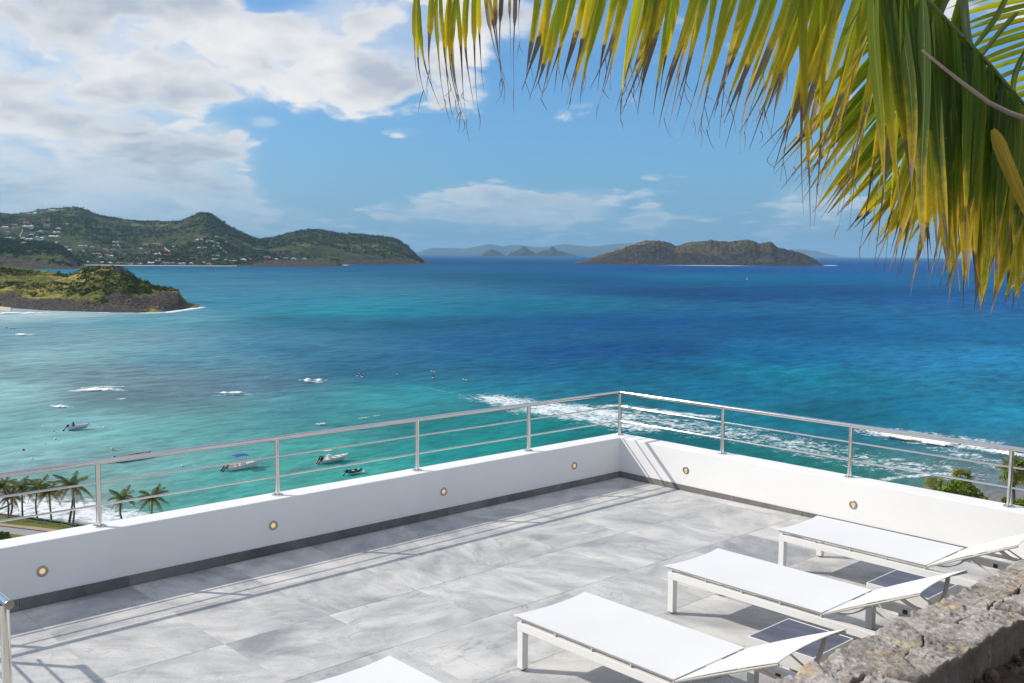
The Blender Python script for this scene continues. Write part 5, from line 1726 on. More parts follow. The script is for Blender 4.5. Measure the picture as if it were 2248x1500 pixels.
# open skiff with a blue covered console
t, L = place_boat('skiff', 'open grey white skiff with a blue covered console, moored alone at left', (149, 943), (196.5, 938.5))
h, vs, n_, m_ = hull_mesh(L, 2.0, .62, 1.0); h.build('hull', M_HULLG, t)
g, d = gunwale(vs, n_, m_); g.build('gunwale', M_GEL, t); d.build('cockpit', M_GEL, t)
MB().box((L * .20, -.42, .30), (L * .30, .42, 1.0)).raw([(L * .19, -.45, 1.0), (L * .31, -.45, 1.0), (L * .31, .45, 1.0), (L * .19, .45, 1.0), (L * .235, -.3, 1.75), (L * .265, -.3, 1.65), (L * .265, .3, 1.65), (L * .235, .3, 1.75)],
   [(0, 1, 5, 4), (1, 2, 6, 5), (2, 3, 7, 6), (3, 0, 4, 7), (4, 5, 6, 7)]).build('console_cover', M_BLUECV, t)
MB().box((L * .42, -.8, .45), (L * .46, .8, .5)).build('thwart', M_GEL, t)
outboard(t, -.25, 0, .55, 1.25)
MB().tube([(L * .98, 0, .95), (L * 1.04, .1, .5), (L * 1.08, .2, 0)], .03, 5).build('mooring_line', M_OUTB, t)
# long blue boat behind the handrail
t, L = place_boat('skiff', 'long dark blue wooden boat half hidden behind the handrail', (252, 1013), (332, 1000.5))
h, vs, n_, m_ = hull_mesh(L, 2.0, .65, 1.0); h.build('hull', M_NAVY, t)
g, d = gunwale(vs, n_, m_); g.build('gunwale', M_GEL, t); d.build('cockpit', M_TEAK, t)
for a in (.15, .3, .5, .68):
    MB().box((L * a, -.85, .42), (L * a + .3, .85, .47)).build('thwart', M_TEAK, t)
outboard(t, -.3, 0, .5, 1.2)
# centre console with blue bimini and twin engines
t, L = place_boat('motorboat', 'white centre console motorboat with blue bimini top and twin outboards', (497, 1036.5), (574, 1025))
h, vs, n_, m_ = hull_mesh(L, 2.7, .95, 1.75, .16); h.build('hull', M_GEL, t)
g, d = gunwale(vs, n_, m_, .16, .55); g.build('gunwale', M_GEL, t); d.build('cockpit', M_GEL, t)
MB().box((0.05, -1.15, .5), (.55, 1.15, .95)).build('transom_seat', M_GEL, t)
MB().bbox((L * .36, -.55, .5), (L * .52, .55, 1.55), .05).build('console', M_GEL, t)
MB().raw([(L * .52, -.58, 1.2), (L * .52, .58, 1.2), (L * .45, .45, 1.95), (L * .45, -.45, 1.95), (L * .525, -.58, 1.2), (L * .525, .58, 1.2), (L * .455, .45, 1.95), (L * .455, -.45, 1.95)], [(3, 2, 1, 0), (4, 5, 6, 7), (0, 1, 5, 4), (2, 3, 7, 6)]).build('windscreen', M_GREYGL, t)
MB().bbox((L * .24, -.55, .5), (L * .31, .55, 1.3), .06).build('seat', M_TEAK, t)
MB().bbox((L * .58, -.7, .7), (L * .80, .7, 1.25), .05).build('bow_seat', M_GEL, t)
nb = 12
vs, fs = [], []
for i in range(nb):
    for j in range(8):
        a, b = i / (nb - 1), j / 7
        vs.append((L * (.22 + .36 * a), -1.05 + 2.1 * b, 2.75 + .22 * math.sin(math.pi * a) + .16 * math.sin(math.pi * b)))
fs = [(i * 8 + j, i * 8 + j + 1, i * 8 + 9 + j, i * 8 + 8 + j) for i in range(nb - 1) for j in range(7)]
bim = MB().raw(vs + [(x, y, z - .06) for x, y, z in vs], fs + [tuple(k + nb * 8 for k in f[::-1]) for f in fs], True).build('bimini_top', M_BLUECV, t)
mb = MB()
for sgn in (-1, 1):
    for a, b in ((.24, .34), (.40, .34), (.56, .44)):
        mb.tube([(L * b, sgn * 1.1, .95), (L * a, sgn * 1.0, 2.72)], .028, 6)
mb.build('bimini_frame', M_STEEL, bim)
outboard(t, -.35, -.42, .85, 1.7, M_OUTG); outboard(t, -.35, .42, .85, 1.7, M_OUTG)
MB().box((L * .97, -.06, 1.66), (L * 1.08, .06, 1.74)).build('bow_roller', M_STEEL, t)
MB().tube([(L * 1.0, 0, 1.6), (L * 1.02, .1, .8), (L * 1.05, .2, 0)], .025, 5).build('mooring_line', M_OUTB, t)
M_NUM = simple_mat('hull_number_paint', (0.08, 0.09, 0.1), 0.5)
# T-top boat
t, L = place_boat('motorboat', 'slim white motorboat with white T-top and red deck stripe, right of the middle post', (705, 1017), (765.5, 1006.5))
h, vs, n_, m_ = hull_mesh(L, 2.2, .62, 1.05, .13); h.build('hull', M_GEL, t)
g, d = gunwale(vs, n_, m_, .14, .3); g.build('gunwale', M_GEL, t); d.build('cockpit', M_GEL, t)
MB().bbox((L * .22, -.45, .35), (L * .34, .45, 1.35), .05).build('console', M_GEL, t)
tt_ = MB().bbox((L * .10, -.75, 2.3), (L * .34, .75, 2.42), .04).build('t_top', M_GEL, t)
mb = MB()
for sgn in (-1, 1):
    mb.tube([(L * .22, sgn * .45, .6), (L * .17, sgn * .5, 2.3)], .03, 6).tube([(L * .33, sgn * .45, .6), (L * .30, sgn * .5, 2.3)], .03, 6)
mb.build('t_top_frame', M_GEL, tt_)
MB().raw([(L * .55, -.86, .83), (L * .93, -.12, 1.03), (L * .93, .12, 1.03), (L * .55, .86, .83)], [(0, 1, 2, 3)]).build('fore_deck', M_GEL, t)
MB().raw([(L * .66, -.72, .90), (L * .72, -.62, .93), (L * .74, .55, .94), (L * .70, .66, .92)], [(0, 1, 2, 3)]).build('deck_stripe', M_REDP, t)
MB().box((L * .38, -.6, .4), (L * .50, .6, .72)).build('seat', M_GEL, t)
outboard(t, -.3, -.3, .65, 1.6); outboard(t, -.3, .3, .65, 1.6)
MB().tube([(L, 0, 1.0), (L * 1.0, .1, .5), (L * 1.01, .2, 0)], .025, 5).build('mooring_line', M_OUTB, t)
# inflatable dinghy
t, L = place_boat('dinghy', 'small dark inflatable dinghy close above the parapet', (761, 1041), (792.5, 1036))
L = max(L, 2.6)
pts = [(0, -.55, .32), (L * .35, -.62, .32), (L * .75, -.55, .38), (L * .95, -.25, .5), (L, 0, .55), (L * .95, .25, .5), (L * .75, .55, .38), (L * .35, .62, .32), (0, .55, .32)]
MB().tube(pts, .22, 10).build('tube', M_DARKRUB, t)
MB().box((.1, -.5, .1), (L * .8, .5, .16)).build('floor', M_DARKRUB, t)
MB().box((L * .42, -.5, .38), (L * .54, .5, .46)).build('thwart', M_GEL, t)
MB().box((L * .80, -.3, .45), (L * .95, .3, .62)).build('bow_bag', M_GEL, t)
outboard(t, -.12, 0, .45, .95)
# mooring raft
S = sea_pt(704, 934)
t = thing('raft', 'flat pale mooring raft floating alone beyond the handrail', 'raft', (S[0], S[1], ZSEA + .05), math.atan2(RH[1], RH[0]) + .15, None)
MB().bbox((-1.1, -.5, .05), (-.3, .5, .38), .05).build('float_block', M_GEL, t)
MB().bbox((-.15, -.6, .1), (1.1, .7, .45), .05).build('float_block', M_GEL, t)
MB().bbox((-.5, -.8, .02), (-.1, -.52, .25), .04).build('float_block', M_GEL, t)
# tiny white boat out at sea
S = sea_pt(1637, 615)
t = thing('sailing_boat', 'tiny white sailing boat far out on the blue sea', 'boat', (S[0], S[1], ZSEA), math.atan2(RH[1], RH[0]), None)
t.scale = (.55, .55, .55)
h, vs, n_, m_ = hull_mesh(9, 2.8, 1.2, 1.6); h.build('hull', M_GEL, t)
MB().raw([(1.0, 0, 1.6), (5.0, 0, 1.6), (4.6, 0.1, 10.5), (1.0, .06, 1.6), (5.0, .06, 1.6), (4.6, .16, 10.5)], [(0, 1, 2), (5, 4, 3)]).build('sail', M_GEL, t)
MB().tube([(5.05, 0, 1.2), (5.05, 0, 11)], .08, 6).build('mast', M_STEEL, t)

# ------------------------------------------------------------------ buoys
M_BW = simple_mat('white_buoy', (0.72, 0.70, 0.66), 0.4)
M_BO = simple_mat('orange_buoy', (0.70, 0.22, 0.08), 0.4)
M_BY = simple_mat('yellow_buoy', (0.75, 0.50, 0.06), 0.4)
M_BD = simple_mat('dark_buoy', (0.03, 0.04, 0.05), 0.4)
for (x, y, r, m_, lb) in ((229, 941.5, .30, M_BW, 'white mooring buoy right of the grey white skiff'), (94, 940.5, .22, M_BW, 'white mooring buoy left of the grey white skiff'), (118.5, 949.5, .22, M_BO, 'orange mooring buoy just below the grey white skiff'),
                          (122, 966.5, .26, M_BW, 'white mooring buoy, larger of two close together'), (128.5, 970, .18, M_BW, 'white mooring buoy, smaller of two close together'), (99, 977, .18, M_BW, 'faint white mooring buoy below the close pair'),
                          (52, 991.5, .26, M_BD, 'dark mooring buoy at far left'), (70, 1011.5, .26, M_BW, 'white mooring buoy just above the handrail at left'), (247, 989, .30, M_BY, 'yellow mooring buoy above the long blue boat'),
                          (400, 1026.5, .24, M_BW, 'white mooring buoy between the upper rails left of the bimini boat'), (651, 1037, .22, M_BO, 'orange mooring buoy right of the middle post'), (799, 1039.5, .26, M_BW, 'white mooring buoy at the bow of the dinghy'),
                          (14, 721, .5, M_BO, 'red float, leftmost of three off the left beach'), (24, 722.5, .45, M_BO, 'red float, middle of three off the left beach'), (31, 723, .5, M_BO, 'red float, rightmost of three off the left beach')):
    S = sea_pt(x, y)
    t = thing('buoy', lb, 'buoy', (S[0], S[1], ZSEA + .32), 0, 'mooring buoys in the bay')
    MB().lathe([(0.001, -r)] + [(r * math.cos(a), r * math.sin(a)) for a in np.linspace(-1.3, 1.3, 9)] + [(0.001, r)], n=14).build('float', m_, t)
    MB().lathe([(r * .22, r * .9), (r * .22, r * 1.25), (0.001, r * 1.3)], n=8).build('mooring_eye', m_, t)

# ------------------------------------------------------------------ surfers sitting on their boards
M_WETS = simple_mat('dark_wetsuit', (0.02, 0.022, 0.03), 0.8)
M_RASH = simple_mat('red_rash_vest', (0.35, 0.04, 0.03), 0.8)
M_SKIN = simple_mat('surfer_skin', (0.33, 0.19, 0.125), 0.6)  # one even skin colour
M_BOARD = simple_mat('white_surfboard', (0.75, 0.75, 0.72), 0.35)


def surfer_mesh():
    """sitting figure grown from a jointed skeleton"""
    J = [(0, 0, .05), (0, 0, .30), (.02, 0, .55), (.03, 0, .66), (.05, 0, .80), (.05, 0, .92),
         (.03, .19, .52), (.16, .24, .30), (.30, .14, .18), (.03, -.19, .52), (.16, -.24, .30), (.30, -.14, .18),
         (.28, .20, .02), (.34, .30, -.30), (.28, -.20, .02), (.34, -.30, -.30)]
    E = [(0, 1), (1, 2), (2, 3), (3, 4), (4, 5), (2, 6), (6, 7), (7, 8), (2, 9), (9, 10), (10, 11), (0, 12), (12, 13), (0, 14), (14, 15)]
    Rr = [.16, .15, .15, .06, .105, .08, .065, .05, .04, .065, .05, .04, .09, .06, .09, .06]
    me = bpy.data.meshes.new('person'); me.from_pydata(J, E, [])
    ob = bpy.data.objects.new('person', me); COL.objects.link(ob)
    md = ob.modifiers.new('skin', 'SKIN')
    for i, v in enumerate(me.skin_vertices[0].data):
        v.radius = (Rr[i], Rr[i]); v.use_root = (i == 0)
    sb = ob.modifiers.new('sub', 'SUBSURF'); sb.levels = 1; sb.render_levels = 1
    dg = bpy.context.evaluated_depsgraph_get()
    m2 = bpy.data.meshes.new_from_object(ob.evaluated_get(dg))
    bpy.data.objects.remove(ob)
    m2.materials.clear(); m2.materials.append(M_SKIN); m2.materials.append(M_WETS)
    for p in m2.polygons:
        p.use_smooth = True
        c = p.center
        p.material_index = 0 if (c.z > .62 or c.x > .24 and abs(c.y) < .2 and c.z > .1) else 1
    return m2


SURF = surfer_mesh()
SURF2 = SURF.copy(); SURF2.materials[1] = M_RASH
bm_ = MB()
nb = 14
vs, fs = [], []
for i in range(nb):
    s_ = i / (nb - 1)
    w_ = .27 * (math.sin(math.pi * min(1, max(0.02, s_ * .97 + .015))) ** .6)
    for (dy, dz) in ((-1, 0), (0, .035), (1, 0), (0, -.035)):
        vs.append((-1.1 + 2.3 * s_, dy * w_, dz + .10 * max(0, s_ - .6) ** 2 * 4))
for i in range(nb - 1):
    for k in range(4):
        fs.append((i * 4 + k, i * 4 + (k + 1) % 4, (i + 1) * 4 + (k + 1) % 4, (i + 1) * 4 + k))
bo_ = bm_.raw(vs, fs, True).build('surfboard', M_BOARD); BOARD = bo_.data; bpy.data.objects.remove(bo_)
for i, (x, y, me, lb) in enumerate(((785, 827, SURF, 'surfer sitting on a white board, left of the tight trio'), (793, 824, SURF, 'surfer sitting in dark suit, topmost of the tight trio'), (794.5, 829, SURF, 'surfer sitting in dark suit, lowest of the tight trio'),
                                    (873, 823, SURF, 'lone surfer sitting between the trio and the stacked pair'), (951, 818, SURF2, 'surfer in red, upper of two one above the other'), (951, 831, SURF, 'surfer sitting, lower of two one above the other'),
                                    (1021, 836, SURF2, 'rightmost surfer sitting on a white board'))):
    S = sea_pt(x, y)
    rz = _rs.uniform(2.2, 4.0)
    p = bpy.data.objects.new('person', me); COL.objects.link(p)
    p.location = (S[0], S[1], ZSEA + .40); p.rotation_euler = (0, 0, rz); p.scale = (1.0,) * 3
    tag(p, lb, 'person', 'surfers waiting on the reef')
    b = bpy.data.objects.new('surfboard', BOARD); COL.objects.link(b)
    b.location = (S[0], S[1], ZSEA + .40); b.rotation_euler = (0, -.12, rz)
    tag(b, 'white surfboard under the ' + lb.replace('sitting ', '').replace('on a white board, ', ', ').replace(' on a white board', ''), 'surfboard', 'surfboards on the reef')

# ------------------------------------------------------------------ sea air
m, n = new_mat('sea_haze')
pv_ = n.node('ShaderNodeVolumePrincipled', {'Color': (0.40, 0.72, 1.0, 1), 'Density': 3.4e-5, 'Anisotropy': 0.0})
out_ = n.node('ShaderNodeOutputMaterial')
n.l.new(pv_.outputs[0], out_.inputs['Volume'])
hz_ = MB().box((-36000, -36000, ZSEA - 14), (36000, 36000, 420)).build('haze', m, None, kind='stuff')
#@@NEXT
# ------------------------------------------------------------------ rough stone wall in front on the right
def mat_stone():
    m, n = new_mat('rough_brown_stone')
    oi = n.n.new('ShaderNodeObjectInfo')
    p = n.pos
    off = n.vm('ADD', p, n.node('ShaderNodeCombineXYZ', {0: n.mul(oi.outputs['Random'], 40.0), 1: 0.0, 2: 0.0}).outputs[0])
    a = n.noise(off, 5.5, 8, 0.68, 0.8)
    st = n.noise(n.mapv(off, rot=(0.3, 0.2, 0.9), scale=(1, 4.2, 2.0)), 7, 8, 0.68, 0.7)
    b = n.noise(off, 3.2, 5, 0.6)
    c_ = n.noise(off, 44, 6, 0.72)
    v = n.add(n.mul(a, 0.45), n.add(n.mul(st, 0.42), n.add(n.mul(n.sub(c_, 0.5), 0.75), n.add(0.14, n.mul(n.sub(oi.outputs['Random'], 0.5), 0.16)))))
    col = n.ramp(v, [(0.32, (0.10, 0.085, 0.072)), (0.44, (0.24, 0.21, 0.182)), (0.54, (0.34, 0.305, 0.27)), (0.65, (0.44, 0.40, 0.36)), (0.82, (0.66, 0.63, 0.59))])
    pit = n.ss(n.noise(off, 95, 4, 0.7), 0.60, 0.70)
    col = n.mix(n.mul(pit, 0.5), col, (0.07, 0.058, 0.05, 1))
    fleck = n.ss(n.noise(n.vm('ADD', off, (3, 8, 1)), 80, 4, 0.7), 0.62, 0.70)
    col = n.mix(n.mul(fleck, 0.7), col, (0.80, 0.77, 0.73, 1))
    och = n.ss(n.add(b, n.mul(n.sub(c_, 0.5), 0.5)), 0.55, 0.66)
    col = n.mix(n.mul(och, 0.72), col, n.mix(n.ss(a, 0.42, 0.62), (0.50, 0.25, 0.09, 1), (0.60, 0.44, 0.22, 1)))
    wht = n.ss(n.add(st, n.mul(n.sub(c_, 0.5), 0.8)), 0.62, 0.72)
    col = n.mix(n.mul(wht, 0.5), col, (0.78, 0.75, 0.70, 1))
    lich = n.ss(n.add(n.noise(n.vm('ADD', off, (9, 4, 2)), 4.2, 5, 0.65), n.mul(n.sub(c_, 0.5), 0.4)), 0.60, 0.70)
    col = n.mix(n.mul(lich, 0.5), col, (0.47, 0.42, 0.21, 1))
    crk = n.voro(n.vm('ADD', off, n.vm('SCALE', n.noise(off, 9, 4, 0.6, out='Color'))), 9, 'DISTANCE_TO_EDGE')
    h = n.add(n.add(n.mul(a, 1.2), n.mul(st, 1.2)), n.add(n.mul(c_, 0.42), n.mul(n.ss(crk, 0.0, 0.03), 0.08)))
    col = n.mix(n.mul(n.mul(n.sub(1.0, n.ss(crk, 0.0, 0.016)), n.ss(b, 0.46, 0.60)), 0.4), col, (0.06, 0.05, 0.045, 1))
    # shade of the side turned from the sun, put into the colour as brown
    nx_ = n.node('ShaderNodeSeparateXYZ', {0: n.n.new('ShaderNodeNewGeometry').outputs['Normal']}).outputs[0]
    side_shade = n.ss(n.add(nx_, n.mul(n.sub(a, 0.5), 0.8)), 0.45, 0.8)
    col = n.mix(n.mul(side_shade, 0.75), col, n.mix(a, (0.085, 0.06, 0.042, 1), (0.26, 0.19, 0.13, 1)))
    finish(n, principled(n, col, 0.82, n.bump(h, 0.9, 0.012), spec=0.3))
    for nd in m.node_tree.nodes:
        if nd.bl_idname == 'ShaderNodeVectorMath' and nd.operation == 'SCALE':
            nd.inputs['Scale'].default_value = 0.06
    return m


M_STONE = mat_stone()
M_MORTAR = simple_mat('dark_joint_earth', (0.10, 0.082, 0.068), 0.98, vary=0.4, scale=14, bump=0.6)
WX0, WX1, WZ = 5.555, 5.885, 1.0


def clip_poly(poly, a, b, c):
    """keep part of the polygon with a*x+b*y<=c"""
    out = []
    for i in range(len(poly)):
        p, q = poly[i], poly[(i + 1) % len(poly)]
        dp, dq = a * p[0] + b * p[1] - c, a * q[0] + b * q[1] - c
        if dp <= 0: out.append(p)
        if dp * dq < 0:
            t = dp / (dp - dq)
            out.append((p[0] + (q[0] - p[0]) * t, p[1] + (q[1] - p[1]) * t))
    return out


wall_t = thing('stone_wall', 'rough broken-stone retaining wall top in the right foreground', 'wall', (WX0, -8.8, 0))
rs = np.random.default_rng(12)
rr = random.Random(12)
seeds = []
y = -9.3
while y < 0.2:
    k = rr.choice([1, 2, 2])
    ln = rr.uniform(0.17, 0.30)
    if k == 1:
        seeds.append((rr.uniform(.13, .2), y + ln / 2))
    else:
        sp = rr.uniform(.07, .12)
        seeds.append((sp, y + ln * rr.uniform(.25, .6))); seeds.append((rr.uniform(.22, .27), y + ln * rr.uniform(.4, .75)))
    y += ln * (0.62 if k == 2 else 0.8)
Wd = WX1 - WX0
mt = MB().box((WX0 + .03, -9.3, -.4), (WX1 - .035, .3, WZ - .055)).build('wall_core', M_MORTAR)
mt.parent = wall_t; mt.location = (-WX0, 8.8, 0)


def stone_top(poly, cz, sid):
    cx = sum(p[0] for p in poly) / len(poly); cy = sum(p[1] for p in poly) / len(poly)
    nseg, nring = 72, 17
    angs = np.linspace(0, 2 * math.pi, nseg, endpoint=False)
    rad = np.zeros(nseg)
    for i, a in enumerate(angs):
        d = (math.cos(a), math.sin(a)); best = 9
        for j in range(len(poly)):
            p, q = poly[j], poly[(j + 1) % len(poly)]
            ex, ey = q[0] - p[0], q[1] - p[1]
            den = d[0] * ey - d[1] * ex
            if abs(den) < 1e-9: continue
            t = ((p[0] - cx) * ey - (p[1] - cy) * ex) / den
            s_ = ((p[0] - cx) * d[1] - (p[1] - cy) * d[0]) / den
            if t > 0 and -1e-6 <= s_ <= 1 + 1e-6: best = min(best, t)
        rad[i] = best
    rad = (np.roll(rad, 1) + rad * 2 + np.roll(rad, -1)) / 4
    rad = rad * (1 + 0.03 * vnoise(np.cos(angs) * 3 + sid, np.sin(angs) * 3, 0, 5)) - 0.002
    rr_ = np.linspace(0, 1, nring) ** 0.85
    Rg, Ag = np.meshgrid(rr_, np.arange(nseg), indexing='ij')
    X = cx + Rg * rad[Ag] * np.cos(angs[Ag]); Y = cy + Rg * rad[Ag] * np.sin(angs[Ag])
    tx, ty = rr.uniform(-.07, .07), rr.uniform(-.06, .06)
    Z = cz + tx * (X - cx) + ty * (Y - cy)
    Z = Z + 0.008 * fbm(X * 6, Y * 6, sid, 4, 3)
    # bedded, split surface: small ledges with sharp steps
    bed = fbm(X * 7 + 0.4 * Y, Y * 9, sid * 3.1, 4, 9)
    st = bed * 5
    Z = Z + 0.0065 * (np.floor(st) + np.clip((st - np.floor(st)) * 5, 0, 1))
    Z = Z + 0.011 * ridged(X * 22, Y * 17, sid, 4, 4) + 0.006 * fbm(X * 60, Y * 60, sid, 3, 6)
    Z = Z - 0.009 * np.clip((Rg - .9) / .1, 0, 1) ** 2
    rows = [np.stack([X, Y, Z], -1).reshape(-1, 3)]
    edge = rows[0].reshape(nring, nseg, 3)[-1]
    lay = []
    for k, dz in enumerate((.02, .07, .13, .19, .26, .34)):
        e = edge.copy()
        j = 0.012 * fbm(np.cos(angs) * 2 + sid, np.sin(angs) * 2, dz * 9, 3, 8) + 0.005 * vnoise(angs * 9, dz * 30, sid, 2)
        e[:, 0] += np.cos(angs) * (j - 0.004); e[:, 1] += np.sin(angs) * (j - 0.004); e[:, 2] -= dz
        e[:, 0] = np.minimum(e[:, 0], Wd + 0.014)
        lay.append(e)
    V = np.r_[rows[0], np.concatenate(lay)]
    F = []
    tot = nring + len(lay)
    idx = np.arange(tot * nseg).reshape(tot, nseg)
    nx = np.roll(idx, -1, 1)
    F = np.stack([idx[:-1], idx[1:], nx[1:], nx[:-1]], -1).reshape(-1, 4)
    return V, F[:, ::-1] if False else F


for si, (sx, sy) in enumerate(seeds):
    poly = [(0.0 - .012, sy - .4), (Wd + .012, sy - .4), (Wd + .012, sy + .4), (-.012, sy + .4)]
    for sj, (qx, qy) in enumerate(seeds):
        if sj == si or abs(qy - sy) > .8: continue
        a, b = qx - sx, qy - sy
        c = (qx * qx + qy * qy - sx * sx - sy * sy) / 2
        poly = clip_poly(poly, a, b, c)
        if len(poly) < 3: break
    if len(poly) < 3: continue
    V, F = stone_top(poly, WZ - 0.006 + rr.uniform(-.010, .008), si * 1.7)
    V[:, 1] += 8.8
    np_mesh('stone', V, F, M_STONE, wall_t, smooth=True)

# earth and loose stones behind the wall, at the photographer's side
M_SOIL = simple_mat('dark_soil', (0.075, 0.05, 0.038), 0.98, vary=0.4, scale=18, bump=0.8)
nu, nv = 90, 150
u, v = np.meshgrid(np.linspace(0, 1, nu), np.linspace(0, 1, nv))
X = WX1 - .03 + u * 5.0; Y = -9.6 + v * 9.4
Z = 0.845 + 0.03 * fbm(X * 5, Y * 5, 0, 4, 8) + 0.015 * fbm(X * 22, Y * 22, 0, 3, 9) + 0.03 * u - 0.05 * np.exp(-u * 30) * 0
np_mesh('soil', np.stack([X, Y, Z], -1).reshape(-1, 3), grid_faces(nu, nv), M_SOIL, kind='structure')
M_LSTONE = simple_mat('loose_dark_stone', (0.13, 0.085, 0.065), 0.95, vary=0.4, scale=25, bump=0.6)
ico = bmesh.new(); bmesh.ops.create_icosphere(ico, subdivisions=1, radius=1.0)
iv = np.array([v_.co[:] for v_ in ico.verts]); ifc = np.array([[v_.index for v_ in f_.verts] for f_ in ico.faces]); ico.free()
nst = 2200
Pn = np.c_[WX1 + .02 + rs.random(nst) ** 1.5 * 1.2, -9.2 + 8.6 * rs.random(nst), np.full(nst, 0.855)]
rd = 0.006 + 0.03 * rs.random(nst) ** 3
V = (iv[None] * rd[:, None, None] * (0.7 + 0.6 * rs.random((nst, len(iv), 1))) * (0.6 + .8 * rs.random((nst, 1, 3)))) + Pn[:, None]
F = (ifc[None] + (np.arange(nst) * len(iv))[:, None, None]).reshape(-1, 3)
np_mesh('loose_stones', V.reshape(-1, 3), F, M_LSTONE, smooth=False, kind='stuff')

# ------------------------------------------------------------------ coconut palm leaning over the terrace
def mat_leaflet():
    m, n = new_mat('coconut_leaflet')
    oi = n.n.new('ShaderNodeObjectInfo')
    uvn = n.node('ShaderNodeUVMap'); uvn.uv_map = 'UVMap'
    uv = n.node('ShaderNodeSeparateXYZ', {0: uvn.outputs[0]})
    u_, t_ = uv.outputs[0], uv.outputs[1]
    col = oi.outputs['Color']
    al = oi.outputs['Alpha']
    rnd = oi.outputs['Random']
    p = n.obj
    # lengthwise fibres
    fib = n.node('ShaderNodeTexNoise', {'Vector': n.node('ShaderNodeCombineXYZ', {0: n.mul(u_, 26.0), 1: n.mul(t_, 2.2), 2: n.mul(rnd, 50.0)}).outputs[0], 'Scale': 1.0, 'Detail': 4.0})
    fb = fib.outputs[0]
    blot = n.noise(p, 22, 5, 0.65)
    speck = n.ss(n.noise(p, 120, 3, 0.7), 0.63, 0.70)
    base = n.mix(n.lin(fb, 0.3, 0.7), n.mix(1.0, col, (0.55, 0.62, 0.6, 1), 'MULTIPLY'), n.mix(1.0, col, (1.35, 1.25, 1.25, 1), 'MULTIPLY'))
    # one margin and the tip turn yellow, then dead brown
    mid = n.m('ABSOLUTE', n.sub(u_, 0.5))
    yel = n.ss(n.add(n.sub(t_, al), n.add(n.mul(n.sub(blot, 0.5), 0.55), n.mul(n.sub(mid, 0.25), 0.5))), -0.32, 0.06)
    c1 = n.mix(n.mul(yel, 0.9), base, n.mix(blot, (0.60, 0.38, 0.02, 1), (0.80, 0.52, 0.06, 1)))
    midrib = n.sub(1.0, n.ss(mid, 0.02, 0.055))
    c1 = n.mix(n.mul(midrib, 0.55), c1, (0.42, 0.38, 0.10, 1))
    near_rib = n.sub(1.0, n.ss(mid, 0.05, 0.22))
    c1 = n.mix(n.mul(n.mul(speck, near_rib), n.ss(rnd, 0.35, 0.75)), c1, (0.62, 0.42, 0.10, 1))
    brown = n.ss(n.add(n.sub(t_, al), n.mul(n.sub(blot, 0.5), 0.22)), 0.0, 0.045)
    c1 = n.mix(brown, c1, n.mix(n.lin(fb, 0.3, 0.7), (0.15, 0.088, 0.05, 1), (0.42, 0.30, 0.20, 1)))
    pr = n.node('ShaderNodeBsdfPrincipled', {'Base Color': c1, 'Roughness': 0.48, 'Specular IOR Level': 0.28, 'Normal': n.bump(fb, 0.35, 0.002)})
    tr = n.node('ShaderNodeBsdfTranslucent', {'Color': n.mix(1.0, c1, (1.45, 1.45, 0.8, 1), 'MULTIPLY')})
    finish(n, n.node('ShaderNodeMixShader', {0: n.mul(n.sub(1.0, brown), 0.55), 1: pr.outputs[0], 2: tr.outputs[0]}).outputs[0])
    return m


M_LEAFLET = mat_leaflet()
M_RACHIS = simple_mat('palm_rachis', (0.12, 0.14, 0.03), 0.5, vary=0.2, scale=10)
M_DEAD = simple_mat('dead_palm_stalk', (0.33, 0.22, 0.155), 0.7, vary=0.15, scale=14)
palm = thing('coconut_palm', 'big coconut palm whose drooping fronds hang into the top right of the view', 'palm tree', tuple(at(2900, 300, 3.6) * [1, 1, 0] + [0, 0, 0.7]))
PO = np.array(palm.location)
crown = at(2820, -420, 3.5)
MB().tube([np.zeros(3), (crown - PO) * .5 + [.1, .1, 0], crown - PO], [.19, .14, .12], 16).build('trunk', M_TRUNK, palm)
RL = random.Random(21)


LAST = [None]


